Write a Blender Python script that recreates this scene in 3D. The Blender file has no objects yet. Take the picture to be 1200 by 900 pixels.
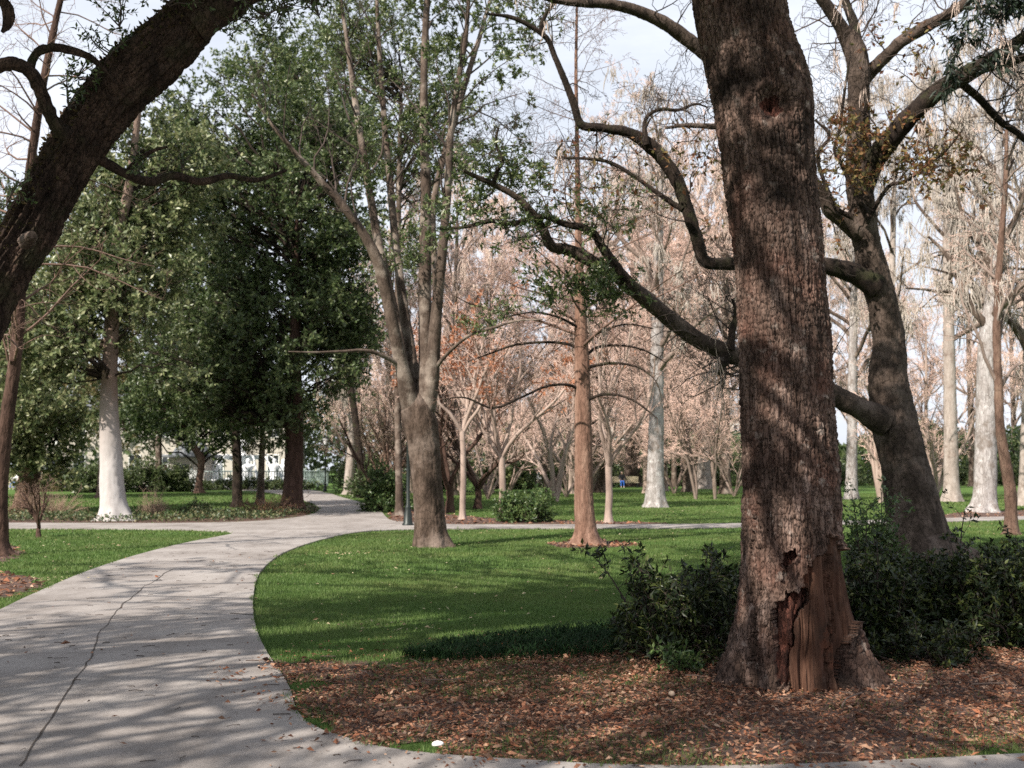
import bpy, math
import numpy as np
from mathutils.geometry import tessellate_polygon
from mathutils import Vector

SC = bpy.context.scene
COL = SC.collection
R = math.radians
rng = np.random.default_rng(11)

# ------------------------------------------------------------------ camera geometry
F, CX, CY, EYE = 1300.0, 600.0, 450.0, 1.6
PITCH = math.atan(99 / F)
CP, SP = math.cos(PITCH), math.sin(PITCH)

def ray(px, py):
    u, v = (px - CX) / F, (CY - py) / F
    return np.array([u, CP - v * SP, SP + v * CP])

def at(px, py, Y):
    d = ray(px, py); t = Y / d[1]
    return np.array([d[0] * t, Y, EYE + d[2] * t])

def gp(px, py):
    d = ray(px, py); t = -EYE / d[2]
    return np.array([d[0] * t, d[1] * t, 0.0])

def proj(p):
    p = np.asarray(p, float)
    x, y, z = p[..., 0], p[..., 1], p[..., 2] - EYE
    f = np.maximum(y * CP + z * SP, 1e-3); up = z * CP - y * SP
    return CX + F * x / f, CY - F * up / f

# ------------------------------------------------------------------ noise
def _h(ix, iy, iz, seed):
    n = (ix.astype(np.int64) * 374761393 + iy.astype(np.int64) * 668265263 + iz.astype(np.int64) * 2147483647 + seed * 1274126177) & 0xFFFFFFFF
    n = ((n ^ (n >> 13)) * 1274126177) & 0xFFFFFFFF
    n = ((n ^ (n >> 16)) * 2246822519) & 0xFFFFFFFF
    return ((n ^ (n >> 15)) & 0xFFFFFF) / float(0xFFFFFF)

def vnoise(p, seed=0):
    p = np.asarray(p, float); i = np.floor(p); f = p - i; f = f * f * (3 - 2 * f)
    ix, iy, iz = i[..., 0], i[..., 1], i[..., 2]; out = 0
    for a in (0, 1):
        for b in (0, 1):
            for c in (0, 1):
                w = (f[..., 0] if a else 1 - f[..., 0]) * (f[..., 1] if b else 1 - f[..., 1]) * (f[..., 2] if c else 1 - f[..., 2])
                out = out + w * _h(ix + a, iy + b, iz + c, seed)
    return out * 2 - 1

def fbm(p, octv=3, seed=0):
    p = np.asarray(p, float); s = 0; a = 1.0; t = 0
    for o in range(octv):
        s = s + a * vnoise(p * (2.03 ** o), seed + o); t += a; a *= .5
    return s / t

def voronoi(x, y, nx, seed=0):
    ix, iy = np.floor(x), np.floor(y)
    f1 = np.full(x.shape, 9.0); f2 = np.full(x.shape, 9.0); cid = np.zeros(x.shape)
    z = np.zeros_like(x)
    for a in (-1, 0, 1):
        for b in (-1, 0, 1):
            cx, cy = ix + a, iy + b
            wx = np.mod(cx, nx)
            jx, jy = _h(wx, cy, z, seed), _h(wx, cy, z + 1, seed)
            d = np.hypot(cx + .15 + .7 * jx - x, cy + .15 + .7 * jy - y)
            nid = _h(wx, cy, z + 2, seed)
            m = d < f1
            f2 = np.where(m, f1, np.minimum(f2, d)); cid = np.where(m, nid, cid); f1 = np.where(m, d, f1)
    return f1, f2, cid

def nrm(v):
    return v / np.maximum(np.linalg.norm(v, axis=-1, keepdims=True), 1e-9)

def sstep(a, b, x):
    t = np.clip((x - a) / (b - a), 0, 1); return t * t * (3 - 2 * t)

def inpoly(x, y, poly):
    poly = np.asarray(poly)[:, :2]; res = np.zeros(np.shape(x), bool); j = len(poly) - 1
    for i in range(len(poly)):
        xi, yi = poly[i]; xj, yj = poly[j]
        if yi != yj:
            c = ((yi > y) != (yj > y)) & (x < (xj - xi) * (y - yi) / (yj - yi) + xi)
            res ^= c
        j = i
    return res

# ------------------------------------------------------------------ mesh building
class MB:
    def __init__(s):
        s.v = []; s.q = []; s.t = []; s.n = 0; s.qm = []; s.tm = []
    def add(s, v, quads=None, tris=None, m=0):
        v = np.asarray(v, float).reshape(-1, 3)
        if quads is not None and len(quads):
            q = np.asarray(quads).reshape(-1, 4); s.q.append(q + s.n); s.qm.append(np.full(len(q), m))
        if tris is not None and len(tris):
            t = np.asarray(tris).reshape(-1, 3); s.t.append(t + s.n); s.tm.append(np.full(len(t), m))
        s.v.append(v); s.n += len(v); return s
    def box(s, c, d, rz=0, m=0, rx=0):
        x, y, z = np.array(d) / 2
        v = np.array([[-x,-y,-z],[x,-y,-z],[x,y,-z],[-x,y,-z],[-x,-y,z],[x,-y,z],[x,y,z],[-x,y,z]])
        ca, sa = math.cos(rx), math.sin(rx)
        v = np.c_[v[:, 0], v[:, 1] * ca - v[:, 2] * sa, v[:, 1] * sa + v[:, 2] * ca]
        ca, sa = math.cos(rz), math.sin(rz)
        v = np.c_[v[:, 0] * ca - v[:, 1] * sa, v[:, 0] * sa + v[:, 1] * ca, v[:, 2]] + np.array(c)
        return s.add(v, [[0,3,2,1],[4,5,6,7],[0,1,5,4],[1,2,6,5],[2,3,7,6],[3,0,4,7]], m=m)
    def lathe(s, prof, n=24, c=(0, 0, 0), m=0):
        prof = np.array(prof, float); k = len(prof)
        a = np.linspace(0, 2 * math.pi, n, endpoint=False)
        v = np.stack([prof[:, None, 0] * np.cos(a), prof[:, None, 0] * np.sin(a), np.repeat(prof[:, 1:2], n, 1)], -1)
        q = grid_quads(k, n)
        return s.add(v.reshape(-1, 3) + np.array(c), q, m=m)
    def build(s, name, mats, parent=None, smooth=True, base=None):
        v = np.concatenate(s.v) if s.v else np.zeros((0, 3))
        if base is not None: v = v - np.asarray(base)
        q = np.concatenate(s.q) if s.q else np.zeros((0, 4), int)
        t = np.concatenate(s.t) if s.t else np.zeros((0, 3), int)
        me = bpy.data.meshes.new(name)
        me.vertices.add(len(v)); me.vertices.foreach_set('co', v.astype(np.float32).ravel())
        nl = 4 * len(q) + 3 * len(t); me.loops.add(nl)
        me.loops.foreach_set('vertex_index', np.concatenate([q.ravel(), t.ravel()]).astype(np.int32))
        me.polygons.add(len(q) + len(t))
        me.polygons.foreach_set('loop_start', np.concatenate([np.arange(len(q)) * 4, 4 * len(q) + np.arange(len(t)) * 3]).astype(np.int32))
        mi = np.concatenate(s.qm + s.tm) if (s.qm or s.tm) else np.zeros(0)
        me.polygons.foreach_set('material_index', mi.astype(np.int32))
        me.polygons.foreach_set('use_smooth', np.full(len(q) + len(t), smooth))
        me.update(calc_edges=True)
        for mt in (mats if isinstance(mats, (list, tuple)) else [mats]): me.materials.append(mt)
        o = bpy.data.objects.new(name, me); COL.objects.link(o)
        if parent is not None: o.parent = parent
        return o

def grid_quads(k, n):
    i = np.arange(k - 1)[:, None] * n; j = np.arange(n)[None]; jn = (j + 1) % n
    return np.stack([i + j, i + jn, i + n + jn, i + n + j], -1).reshape(-1, 4)

def tubes(P, Rr, S=3):
    N, K, _ = P.shape
    T = nrm(np.gradient(P, axis=1))
    m = nrm(T.mean(1))
    ref = np.where(np.abs(m[:, 2:3]) < .85, np.array([[0, 0, 1.]]), np.array([[1., 0, 0]]))
    u = nrm(np.cross(T, ref[:, None])); w = np.cross(T, u)
    a = np.linspace(0, 2 * math.pi, S, endpoint=False)
    V = P[:, :, None] + Rr[:, :, None, None] * (np.cos(a)[:, None] * u[:, :, None] + np.sin(a)[:, None] * w[:, :, None])
    q = grid_quads(K, S)
    Q = (np.arange(N)[:, None, None] * (K * S) + q[None]).reshape(-1, 4)
    return V.reshape(-1, 3), Q

def resample(pts, rad, n):
    pts = np.asarray(pts, float); rad = np.asarray(rad, float)
    pp = np.concatenate([[2 * pts[0] - pts[1]], pts, [2 * pts[-1] - pts[-2]]])
    out = []; ro = []
    M = len(pts) - 1
    for i in range(M):
        t = np.linspace(0, 1, 12, endpoint=(i == M - 1))[:, None]
        p0, p1, p2, p3 = pp[i], pp[i + 1], pp[i + 2], pp[i + 3]
        out.append(.5 * (2 * p1 + (p2 - p0) * t + (2 * p0 - 5 * p1 + 4 * p2 - p3) * t ** 2 + (3 * p1 - p0 - 3 * p2 + p3) * t ** 3))
        ro.append(rad[i] + (rad[i + 1] - rad[i]) * t[:, 0])
    out = np.concatenate(out); ro = np.concatenate(ro)
    s = np.r_[0, np.cumsum(np.linalg.norm(np.diff(out, axis=0), axis=1))]
    si = np.linspace(0, s[-1], n)
    return np.stack([np.interp(si, s, out[:, k]) for k in range(3)], -1), np.interp(si, s, ro), s[-1]

def stem(pts, rad, ds=.05, cols=24, cell=.05, aniso=2.5, amp=.01, lump=.06, flare=0, nroot=6, seed=1, tip=True, extra=None, zbase=None):
    """one woody stem with bark relief; returns verts (rows*cols,3), quads, P, r"""
    L0 = np.linalg.norm(np.diff(np.asarray(pts, float), axis=0), axis=1).sum()
    n = max(6, int(L0 / ds))
    P, r, L = resample(pts, rad, n)
    T = nrm(np.gradient(P, axis=0))
    u = np.zeros_like(P); ref = np.array([0, 1., 0]) if abs(T[0, 1]) < .9 else np.array([1., 0, 0])
    u[0] = nrm(np.cross(T[0], ref))
    for i in range(1, n):
        u[i] = nrm(u[i - 1] - T[i] * np.dot(u[i - 1], T[i]))
    w = np.cross(T, u)
    th = np.linspace(0, 2 * math.pi, cols, endpoint=False)
    s = np.linspace(0, L, n)
    TH, S = np.meshgrid(th, s); RR = np.repeat(r[:, None], cols, 1)
    rm = max(float(np.mean(r)), .01)
    cyl = np.stack([np.cos(TH) * rm, np.sin(TH) * rm, S], -1)
    rad2 = RR * (1 + lump * fbm(cyl / (rm * 1.6) + seed, 3, seed))
    if flare:
        hz = (P[:, 2] - (zbase or 0))[:, None]
        ph = 1.7 * seed + 1.2 * vnoise(np.stack([np.cos(TH), np.sin(TH), S * .6], -1), seed)
        rad2 = rad2 * (1 + flare * np.exp(-np.maximum(hz, 0) / (rm * 1.1)) * (.55 + .45 * np.cos(nroot * TH + ph)))
    if amp:
        nx = max(4, int(round(2 * math.pi * rm / cell)))
        wx = .35 * vnoise(cyl / (cell * 1.4), seed + 5); wy = .35 * vnoise(cyl / (cell * 1.4), seed + 6)
        f1, f2, cid = voronoi(TH / (2 * math.pi) * nx + wx, S / (cell * aniso) + wy, nx, seed)
        plate = sstep(.02, .35, f2 - f1) * (.6 + .4 * cid)
        fine = fbm(cyl * np.array([1, 1, .45]) / (cell * .35), 2, seed + 9)
        sc = np.minimum(1, RR / .05)
        rg = fbm(cyl * np.array([1, 1, .2]) / (cell * 1.5), 3, seed + 14); rg = np.clip(1 - np.abs(rg) * 4.5, 0, 1) ** 1.5
        bk = amp * sc * (.5 * (plate - .6) + .35 * fine - .75 * rg)
        stem.bark = bk; rad2 = rad2 + bk
    V = P[:, None] + rad2[..., None] * (np.cos(TH)[..., None] * u[:, None] + np.sin(TH)[..., None] * w[:, None])
    if extra is not None: V = extra(V, TH, S, P, u, w)
    return V, grid_quads(n, cols), P, r

def add_stem(mb, *a, **k):
    V, q, P, r = stem(*a, **k); mb.add(V.reshape(-1, 3), q)
    c = V.shape[1]; n0 = V.shape[0]
    tipc = V[-1].mean(0)                       # close the far end
    j = np.arange(c); mb.add(np.r_[V[-1], tipc[None]], tris=np.stack([j, (j + 1) % c, np.full(c, c)], -1))
    return P, r

def trace(tr, Y, dy=None):
    """traced centre line (pixel x, pixel y, pixel width) at distance Y -> 3D points, radii"""
    pts, rad = [], []
    for i, (x, y, wd) in enumerate(tr):
        yy = Y + (0 if dy is None else dy(i / max(1, len(tr) - 1)))
        pts.append(at(x, y, yy)); rad.append(wd * .5 * yy / F)
    return np.array(pts), np.array(rad)

def grow(P, Rr, m, t=(.2, 1.), ang=(30, 60), L=.5, K=6, up=0., wig=.15, trop=0., rr=.6, tip=.25, absL=None, lt=.5, g=None):
    g = g or rng
    N, K0, _ = P.shape
    tt = t[0] + (t[1] - t[0]) * (np.arange(m)[None] + g.uniform(0, 1, (N, m))) / m
    f = tt * (K0 - 1); i = np.minimum(f.astype(int), K0 - 2); fr = (f - i)[..., None]
    n = np.arange(N)[:, None]
    p0 = P[n, i] * (1 - fr) + P[n, i + 1] * fr
    r0 = Rr[n, i] * (1 - fr[..., 0]) + Rr[n, i + 1] * fr[..., 0]
    T = nrm(P[n, i + 1] - P[n, i])
    Lp = np.linalg.norm(np.diff(P, axis=1), axis=2).sum(1)[:, None]
    rv = nrm(g.normal(size=(N, m, 3))); pe = nrm(np.cross(T, rv))
    a = np.radians(g.uniform(*ang, (N, m)))[..., None]
    d = nrm(T * np.cos(a) + pe * np.sin(a)); d[..., 2] += up; d = nrm(d)
    ln = (absL if absL is not None else Lp * L) * (1 - lt * tt) * g.uniform(.65, 1.25, (N, m))
    st = (ln / (K - 1))[..., None]
    Q = [p0]; dd = d
    for k in range(1, K):
        dd = dd + g.normal(size=dd.shape) * wig; dd[..., 2] += trop / K; dd = nrm(dd)
        Q.append(Q[-1] + dd * st)
    Q = np.stack(Q, 2).reshape(N * m, K, 3)
    r = (r0 * rr).reshape(-1, 1) * np.linspace(1, tip, K)[None]
    return Q, r

def leaves(mb, pos, d, n, L, W, fold=.15, m=0):
    d = nrm(d); s = nrm(np.cross(d, n)); n2 = np.cross(s, d)
    L = np.broadcast_to(L, len(pos))[:, None]; W = np.broadcast_to(W, len(pos))[:, None]
    b = pos; tip = pos + d * L - n2 * L * .1; l = pos + d * L * .48 + s * W * .5; r = pos + d * L * .48 - s * W * .5
    mid = pos + d * L * .48 - n2 * W * fold
    V = np.stack([b, r, tip, l, mid], 1).reshape(-1, 3)
    i = np.arange(len(pos))[:, None] * 5
    mb.add(V, np.concatenate([i + np.array([[0, 1, 2, 4]]), i + np.array([[0, 4, 2, 3]])]), m=m)

def leaves_on(mb, P, n, size, t=(.25, 1), g=None, asp=.42, upn=.5, m=0, mask=None, droop=0.):
    g = g or rng; N, K, _ = P.shape
    tt = g.uniform(*t, (N, n)); f = tt * (K - 1); i = np.minimum(f.astype(int), K - 2); fr = (f - i)[..., None]
    a = np.arange(N)[:, None]
    p = (P[a, i] * (1 - fr) + P[a, i + 1] * fr).reshape(-1, 3); T = nrm(P[a, i + 1] - P[a, i]).reshape(-1, 3)
    d = nrm(T * .6 + nrm(g.normal(size=p.shape))); d[:, 2] -= droop
    nn = g.normal(size=p.shape) * .7; nn[:, 2] += upn
    k = np.ones(len(p), bool) if mask is None else mask(p)
    s = g.uniform(.6, 1.25, len(p)) * size
    leaves(mb, p[k], d[k], nrm(nn)[k], s[k], s[k] * asp, m=m)

def moss_strands(mb, P, n, length, rad=.012, g=None, t=(.15, 1.), K=5, keep=.5, per=9, spread=.07):
    """hanging moss: a few tight tufts per branch, each a bundle of wavering strands"""
    g = g or rng; N, K0, _ = P.shape; n = max(1, n // 4)
    tt = g.uniform(*t, (N, n)); f = tt * (K0 - 1); i = np.minimum(f.astype(int), K0 - 2); fr = (f - i)[..., None]
    a = np.arange(N)[:, None]
    p = (P[a, i] * (1 - fr) + P[a, i + 1] * fr).reshape(-1, 3)
    p = p[g.uniform(size=len(p)) < keep]
    cl = g.uniform(.12, 1.0, len(p)) ** 1.6
    p = np.repeat(p, per, 0); cl = np.repeat(cl, per)
    p = p + g.normal(size=p.shape) * spread * np.array([1, 1, .3])
    ln = length * cl * g.uniform(.35, 1.2, len(p))
    Q = [p]; dx = g.normal(size=(len(p), 3)) * .22; dx[:, 2] = 0
    for k in range(1, K):
        dx = dx * .6 + g.normal(size=dx.shape) * np.array([.2, .2, 0])
        Q.append(Q[-1] + (np.array([0, 0, -1.]) + dx) * (ln / (K - 1))[:, None])
    Q = np.stack(Q, 1); r = rad * g.uniform(.4, 1.2, (len(p), 1)) * np.array([.6, 1, 1., .8, .1])[None, :K]
    V, q = tubes(Q, r, 3); mb.add(V, q)

# ------------------------------------------------------------------ materials
def nt(name):
    m = bpy.data.materials.new(name); m.use_nodes = True; t = m.node_tree
    t.nodes.clear(); out = t.nodes.new('ShaderNodeOutputMaterial'); b = t.nodes.new('ShaderNodeBsdfPrincipled')
    t.links.new(b.outputs[0], out.inputs[0]); return m, t, b, out

def ramp(t, stops):
    r = t.nodes.new('ShaderNodeValToRGB'); e = r.color_ramp.elements
    while len(e) < len(stops): e.new(.5)
    for k, (p, c) in enumerate(stops): e[k].position = p; e[k].color = (*c, 1)
    return r

def coords(t, scale=(1, 1, 1), kind='Object'):
    c = t.nodes.new('ShaderNodeTexCoord'); mp = t.nodes.new('ShaderNodeMapping'); mp.inputs['Scale'].default_value = scale
    t.links.new(c.outputs[kind], mp.inputs[0]); return mp

def noise(t, vec, sc, det=4, rough=.6):
    n = t.nodes.new('ShaderNodeTexNoise'); n.inputs['Scale'].default_value = sc; n.inputs['Detail'].default_value = det
    n.inputs['Roughness'].default_value = rough; t.links.new(vec.outputs[0], n.inputs['Vector']); return n

def mixc(t, fac, a, b, mode='MIX'):
    m = t.nodes.new('ShaderNodeMix'); m.data_type = 'RGBA'; m.blend_type = mode
    for s, v in ((m.inputs[0], fac), (m.inputs[6], a), (m.inputs[7], b)):
        if hasattr(v, 'is_linked') or hasattr(v, 'links'): t.links.new(v, s)
        elif isinstance(v, (int, float)): s.default_value = v
        else: s.default_value = (*v, 1)
    return m.outputs[2]

def bark_mat(name, cols, sc=6, stretch=.3, bump=.5, rough=.9, patch=None, crack=.0, cscale=22):
    m, t, b, out = nt(name)
    v = coords(t, (1, 1, stretch)); n1 = noise(t, v, sc, 6, .65)
    r = ramp(t, list(zip(np.linspace(.3, .7, len(cols)), cols))); t.links.new(n1.outputs[0], r.inputs[0])
    col = r.outputs[0]
    vo = t.nodes.new('ShaderNodeTexVoronoi'); vo.feature = 'DISTANCE_TO_EDGE'; vo.inputs['Scale'].default_value = cscale
    n2 = noise(t, coords(t, (1, 1, stretch)), cscale * 1.3, 3, .6)
    va = t.nodes.new('ShaderNodeVectorMath'); va.operation = 'MULTIPLY_ADD'; va.inputs[1].default_value = (.06,) * 3
    t.links.new(n2.outputs[1], va.inputs[0]); t.links.new(v.outputs[0], va.inputs[2]); t.links.new(va.outputs[0], vo.inputs['Vector'])
    cr = ramp(t, [(0, (0, 0, 0)), (.09, (1, 1, 1))]); t.links.new(vo.outputs['Distance'], cr.inputs[0])
    if crack:
        dk = mixc(t, crack, col, tuple(np.array(cols[0]) * .45)); col = mixc(t, cr.outputs[0], dk, col)
    if patch:      # (colour, scale, low, high) lichen and stain patches
        for pc, ps, lo, hi in patch:
            pn = noise(t, coords(t), ps, 5, .6); pr = ramp(t, [(lo, (0, 0, 0)), (hi, (1, 1, 1))]); t.links.new(pn.outputs[0], pr.inputs[0])
            col = mixc(t, pr.outputs[0], col, pc)
    t.links.new(col, b.inputs['Base Color'])
    mu = t.nodes.new('ShaderNodeMath'); mu.operation = 'MULTIPLY_ADD'; mu.inputs[1].default_value = .6
    t.links.new(cr.outputs[0], mu.inputs[0]); t.links.new(n2.outputs[0], mu.inputs[2])
    bp = t.nodes.new('ShaderNodeBump'); bp.inputs['Strength'].default_value = bump; bp.inputs['Distance'].default_value = .02
    t.links.new(mu.outputs[0], bp.inputs['Height']); t.links.new(bp.outputs[0], b.inputs['Normal'])
    b.inputs['Roughness'].default_value = rough; b.inputs['Specular IOR Level'].default_value = .2
    return m

def leaf_mat(name, cols, rough=.45, trans=.3, spec=.4):
    m, t, b, out = nt(name)
    g = t.nodes.new('ShaderNodeNewGeometry')
    r = ramp(t, list(zip(np.linspace(0, 1, len(cols)), cols))); t.links.new(g.outputs['Random Per Island'], r.inputs[0])
    t.links.new(r.outputs[0], b.inputs['Base Color'])
    b.inputs['Roughness'].default_value = rough; b.inputs['Specular IOR Level'].default_value = spec
    if trans:
        tr = t.nodes.new('ShaderNodeBsdfTranslucent'); mx = t.nodes.new('ShaderNodeMixShader'); mx.inputs[0].default_value = trans
        h = t.nodes.new('ShaderNodeHueSaturation'); h.inputs['Value'].default_value = 1.3; t.links.new(r.outputs[0], h.inputs['Color'])
        t.links.new(h.outputs[0], tr.inputs[0]); t.links.new(b.outputs[0], mx.inputs[1]); t.links.new(tr.outputs[0], mx.inputs[2])
        t.links.new(mx.outputs[0], out.inputs[0])
    return m

def plain(name, c, rough=.6, metal=0, var=.15, sc=8, bump=0):
    m, t, b, out = nt(name); v = coords(t); n = noise(t, v, sc, 5)
    c = np.array(c); r = ramp(t, [(.3, tuple(c * (1 - var))), (.7, tuple(np.minimum(c * (1 + var), 1)))])
    t.links.new(n.outputs[0], r.inputs[0]); t.links.new(r.outputs[0], b.inputs['Base Color'])
    b.inputs['Roughness'].default_value = rough; b.inputs['Metallic'].default_value = metal
    if bump:
        bp = t.nodes.new('ShaderNodeBump'); bp.inputs['Strength'].default_value = bump; bp.inputs['Distance'].default_value = .01
        n3 = noise(t, v, sc * 12, 4); t.links.new(n3.outputs[0], bp.inputs['Height']); t.links.new(bp.outputs[0], b.inputs['Normal'])
    return m

M = {}
M['big_bark'] = bark_mat('old_bark', [(.028, .018, .014), (.08, .051, .039), (.155, .105, .084), (.26, .19, .16)], 9, .28, .9,
                         patch=[((.12, .062, .046), 2.2, .5, .7), ((.27, .22, .19), 9, .6, .7), ((.02, .014, .011), 1.3, .5, .68)], crack=.6, cscale=26)
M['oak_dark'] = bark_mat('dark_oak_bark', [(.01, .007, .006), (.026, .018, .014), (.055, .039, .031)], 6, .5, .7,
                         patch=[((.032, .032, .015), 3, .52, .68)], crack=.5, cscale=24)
M['limb_bark'] = bark_mat('limb_bark', [(.014, .009, .007), (.042, .027, .02), (.1, .064, .047)], 8, .4, .8, patch=[((.035, .034, .016), 3, .54, .7)], crack=.5, cscale=26)
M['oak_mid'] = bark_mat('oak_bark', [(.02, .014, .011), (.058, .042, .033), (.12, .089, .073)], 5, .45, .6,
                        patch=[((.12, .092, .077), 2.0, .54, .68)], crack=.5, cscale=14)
M['stem_grey'] = bark_mat('grey_brown_bark', [(.04, .028, .022), (.084, .061, .048), (.15, .114, .092)], 6, .35, .4,
                          patch=[((.27, .225, .19), 1.6, .5, .66)], crack=.4, cscale=18)
M['stem_far'] = bark_mat('far_limb_bark', [(.13, .096, .08), (.2, .152, .128), (.28, .22, .19)], 5, .4, .3, crack=.2)
M['stem_brown'] = bark_mat('brown_grey_bark', [(.03, .02, .015), (.072, .05, .038), (.13, .093, .073)], 6, .35, .5, patch=[((.2, .155, .13), 1.1, .5, .66)], crack=.5, cscale=18)
M['pale'] = bark_mat('pale_bark', [(.2, .165, .145), (.31, .265, .235), (.4, .355, .325)], 5, .3, .4, patch=[((.15, .11, .09), 2.2, .55, .72)], crack=.25, cscale=12)
def two_tone(name, a, b_, z0, z1):
    m, t, b, out = nt(name); c = coords(t); sx = t.nodes.new('ShaderNodeSeparateXYZ'); t.links.new(c.outputs[0], sx.inputs[0])
    n = noise(t, coords(t, (1, 1, .3)), 4, 6, .65); ad = t.nodes.new('ShaderNodeMath'); ad.operation = 'MULTIPLY_ADD'; ad.inputs[1].default_value = 2.2; t.links.new(n.outputs[0], ad.inputs[0]); t.links.new(sx.outputs[2], ad.inputs[2])
    mr = t.nodes.new('ShaderNodeMapRange'); mr.inputs[1].default_value = z0 + 1.1; mr.inputs[2].default_value = z1 + 1.1; t.links.new(ad.outputs[0], mr.inputs[0])
    ra = ramp(t, [(.3, a[0]), (.7, a[1])]); rb = ramp(t, [(.3, b_[0]), (.7, b_[1])]); t.links.new(n.outputs[0], ra.inputs[0]); t.links.new(n.outputs[0], rb.inputs[0])
    t.links.new(mixc(t, mr.outputs[0], ra.outputs[0], rb.outputs[0]), b.inputs['Base Color']); b.inputs['Roughness'].default_value = .9
    bp = t.nodes.new('ShaderNodeBump'); bp.inputs['Strength'].default_value = .4; n2 = noise(t, coords(t, (1, 1, .4)), 30, 4); t.links.new(n2.outputs[0], bp.inputs['Height']); t.links.new(bp.outputs[0], b.inputs['Normal']); return m
M['pale_foot'] = two_tone('whitish_lichen_foot', ((.33, .3, .285), (.47, .45, .44)), ((.1, .065, .05), (.21, .145, .115)), 1.7, 4.2)
M['white'] = bark_mat('whitish_bark', [(.17, .147, .135), (.3, .275, .265), (.42, .4, .395)], 7, .25, .6, patch=[((.15, .12, .1), 2.0, .52, .68), ((.46, .45, .44), 5, .58, .7)], crack=.45, cscale=12)
M['red_bark'] = bark_mat('reddish_bark', [(.1, .055, .038), (.19, .11, .08), (.29, .185, .14)], 7, .16, .5, crack=.4, cscale=20)
M['pink_bark'] = bark_mat('crape_myrtle_bark', [(.2, .15, .125), (.31, .238, .2), (.41, .325, .282)], 4, .3, .2, crack=.1)
M['brown_bark'] = bark_mat('brown_bark', [(.07, .042, .03), (.13, .08, .06), (.2, .135, .1)], 6, .3, .5, crack=.4, cscale=14)
M['dark_red'] = bark_mat('dark_red_bark', [(.03, .017, .013), (.062, .036, .027), (.11, .067, .052)], 6, .25, .5, crack=.4, cscale=14)
M['wood'] = bark_mat('bare_heartwood', [(.028, .012, .008), (.075, .036, .023), (.135, .075, .05)], 11, .07, .5, patch=[((.04, .022, .015), 3.5, .5, .66), ((.12, .085, .068), 5, .6, .72), ((.16, .055, .03), 2.5, .56, .7)], cscale=30)
M['rot'] = bark_mat('rotten_wood', [(.02, .01, .008), (.07, .028, .02), (.17, .065, .045)], 14, .5, 1.0, cscale=40)
M['twig'] = plain('pale_twig', (.62, .44, .37), .9, var=.3, sc=.8)
M['bed_twig'] = plain('weathered_twig', (.16, .115, .09), .9, var=.4, sc=3)
M['twig_grey'] = plain('grey_beige_twig', (.4, .33, .28), .9, var=.3, sc=.8)
M['twig_dark'] = plain('dark_twig', (.05, .035, .028), .9, var=.3, sc=1)
M['twig_tan'] = plain('tan_twig', (.3, .215, .155), .9, var=.3, sc=2)
M['twig_red'] = plain('reddish_twig', (.15, .09, .068), .9, var=.3, sc=2)
M['moss'] = plain('spanish_moss', (.42, .37, .325), 1, var=.25, sc=.6)
M['moss_brown'] = plain('brown_moss', (.53, .42, .36), 1, var=.25, sc=.6)
M['leaf_dark'] = leaf_mat('dark_evergreen_leaf', [(.03, .05, .017), (.055, .086, .029), (.09, .125, .045), (.16, .185, .085)], .4, .3, .45)
M['leaf_mid'] = leaf_mat('evergreen_leaf', [(.035, .06, .02), (.07, .105, .034), (.115, .15, .052), (.18, .2, .085)], .4, .25, .5)
M['leaf_pale'] = leaf_mat('pale_evergreen_leaf', [(.05, .08, .03), (.11, .14, .055), (.18, .205, .09), (.28, .28, .15)], .4, .28, .5)
M['leaf_yellow'] = leaf_mat('yellowish_leaf', [(.08, .09, .035), (.13, .135, .055), (.18, .16, .07), (.17, .11, .06)], .5, .3)
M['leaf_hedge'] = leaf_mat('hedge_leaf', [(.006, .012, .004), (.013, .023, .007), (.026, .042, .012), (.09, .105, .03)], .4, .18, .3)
M['leaf_shadow'] = leaf_mat('long_shaded_leaf', [(.008, .014, .009), (.014, .024, .014), (.022, .034, .018)], .5, .05, .3)
M['leaf_azalea'] = leaf_mat('azalea_leaf', [(.03, .065, .022), (.055, .1, .03), (.09, .14, .042), (.13, .17, .06)], .4, .28)
M['leaf_orange'] = leaf_mat('orange_leaf', [(.25, .1, .05), (.4, .17, .09), (.45, .22, .13), (.3, .15, .09)], .7, .4, .2)
M['leaf_rust'] = leaf_mat('rust_leaf', [(.12, .05, .03), (.22, .1, .05), (.2, .16, .06), (.1, .1, .045)], .6, .35, .2)
M['litter'] = leaf_mat('fallen_leaf', [(.034, .017, .011), (.085, .036, .021), (.165, .066, .038), (.25, .112, .064), (.34, .2, .13), (.11, .066, .045), (.28, .108, .055), (.46, .32, .23)], .75, .1, .2)
M['straw'] = leaf_mat('dry_lawn_leaf', [(.3, .22, .13), (.42, .33, .2), (.5, .45, .3), (.25, .15, .09)], .8, .1, .2)
M['grass'] = leaf_mat('grass_blade', [(.054, .1, .024), (.072, .13, .031), (.094, .158, .04), (.13, .185, .06)], .55, .3, .25)
gm = M['grass']; gt = gm.node_tree; gb = [n_ for n_ in gt.nodes if n_.type == 'BSDF_PRINCIPLED'][0]
src = gb.inputs['Base Color'].links[0].from_socket; gc = coords(gt); gn = noise(gt, gc, .45, 5, .65); gr = ramp(gt, [(.42, (0, 0, 0)), (.66, (.75,) * 3)]); gt.links.new(gn.outputs[0], gr.inputs[0])
gcol = mixc(gt, gr.outputs[0], src, (.15, .175, .06)); gt.links.new(gcol, gb.inputs['Base Color'])
M['lirio'] = leaf_mat('liriope_blade', [(.008, .024, .008), (.014, .036, .012), (.026, .055, .018)], .75, .15, .1)
M['ivy'] = leaf_mat('ground_ivy_leaf', [(.03, .06, .025), (.06, .09, .035), (.1, .12, .05), (.2, .17, .09)], .45, .2, .4)
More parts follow.
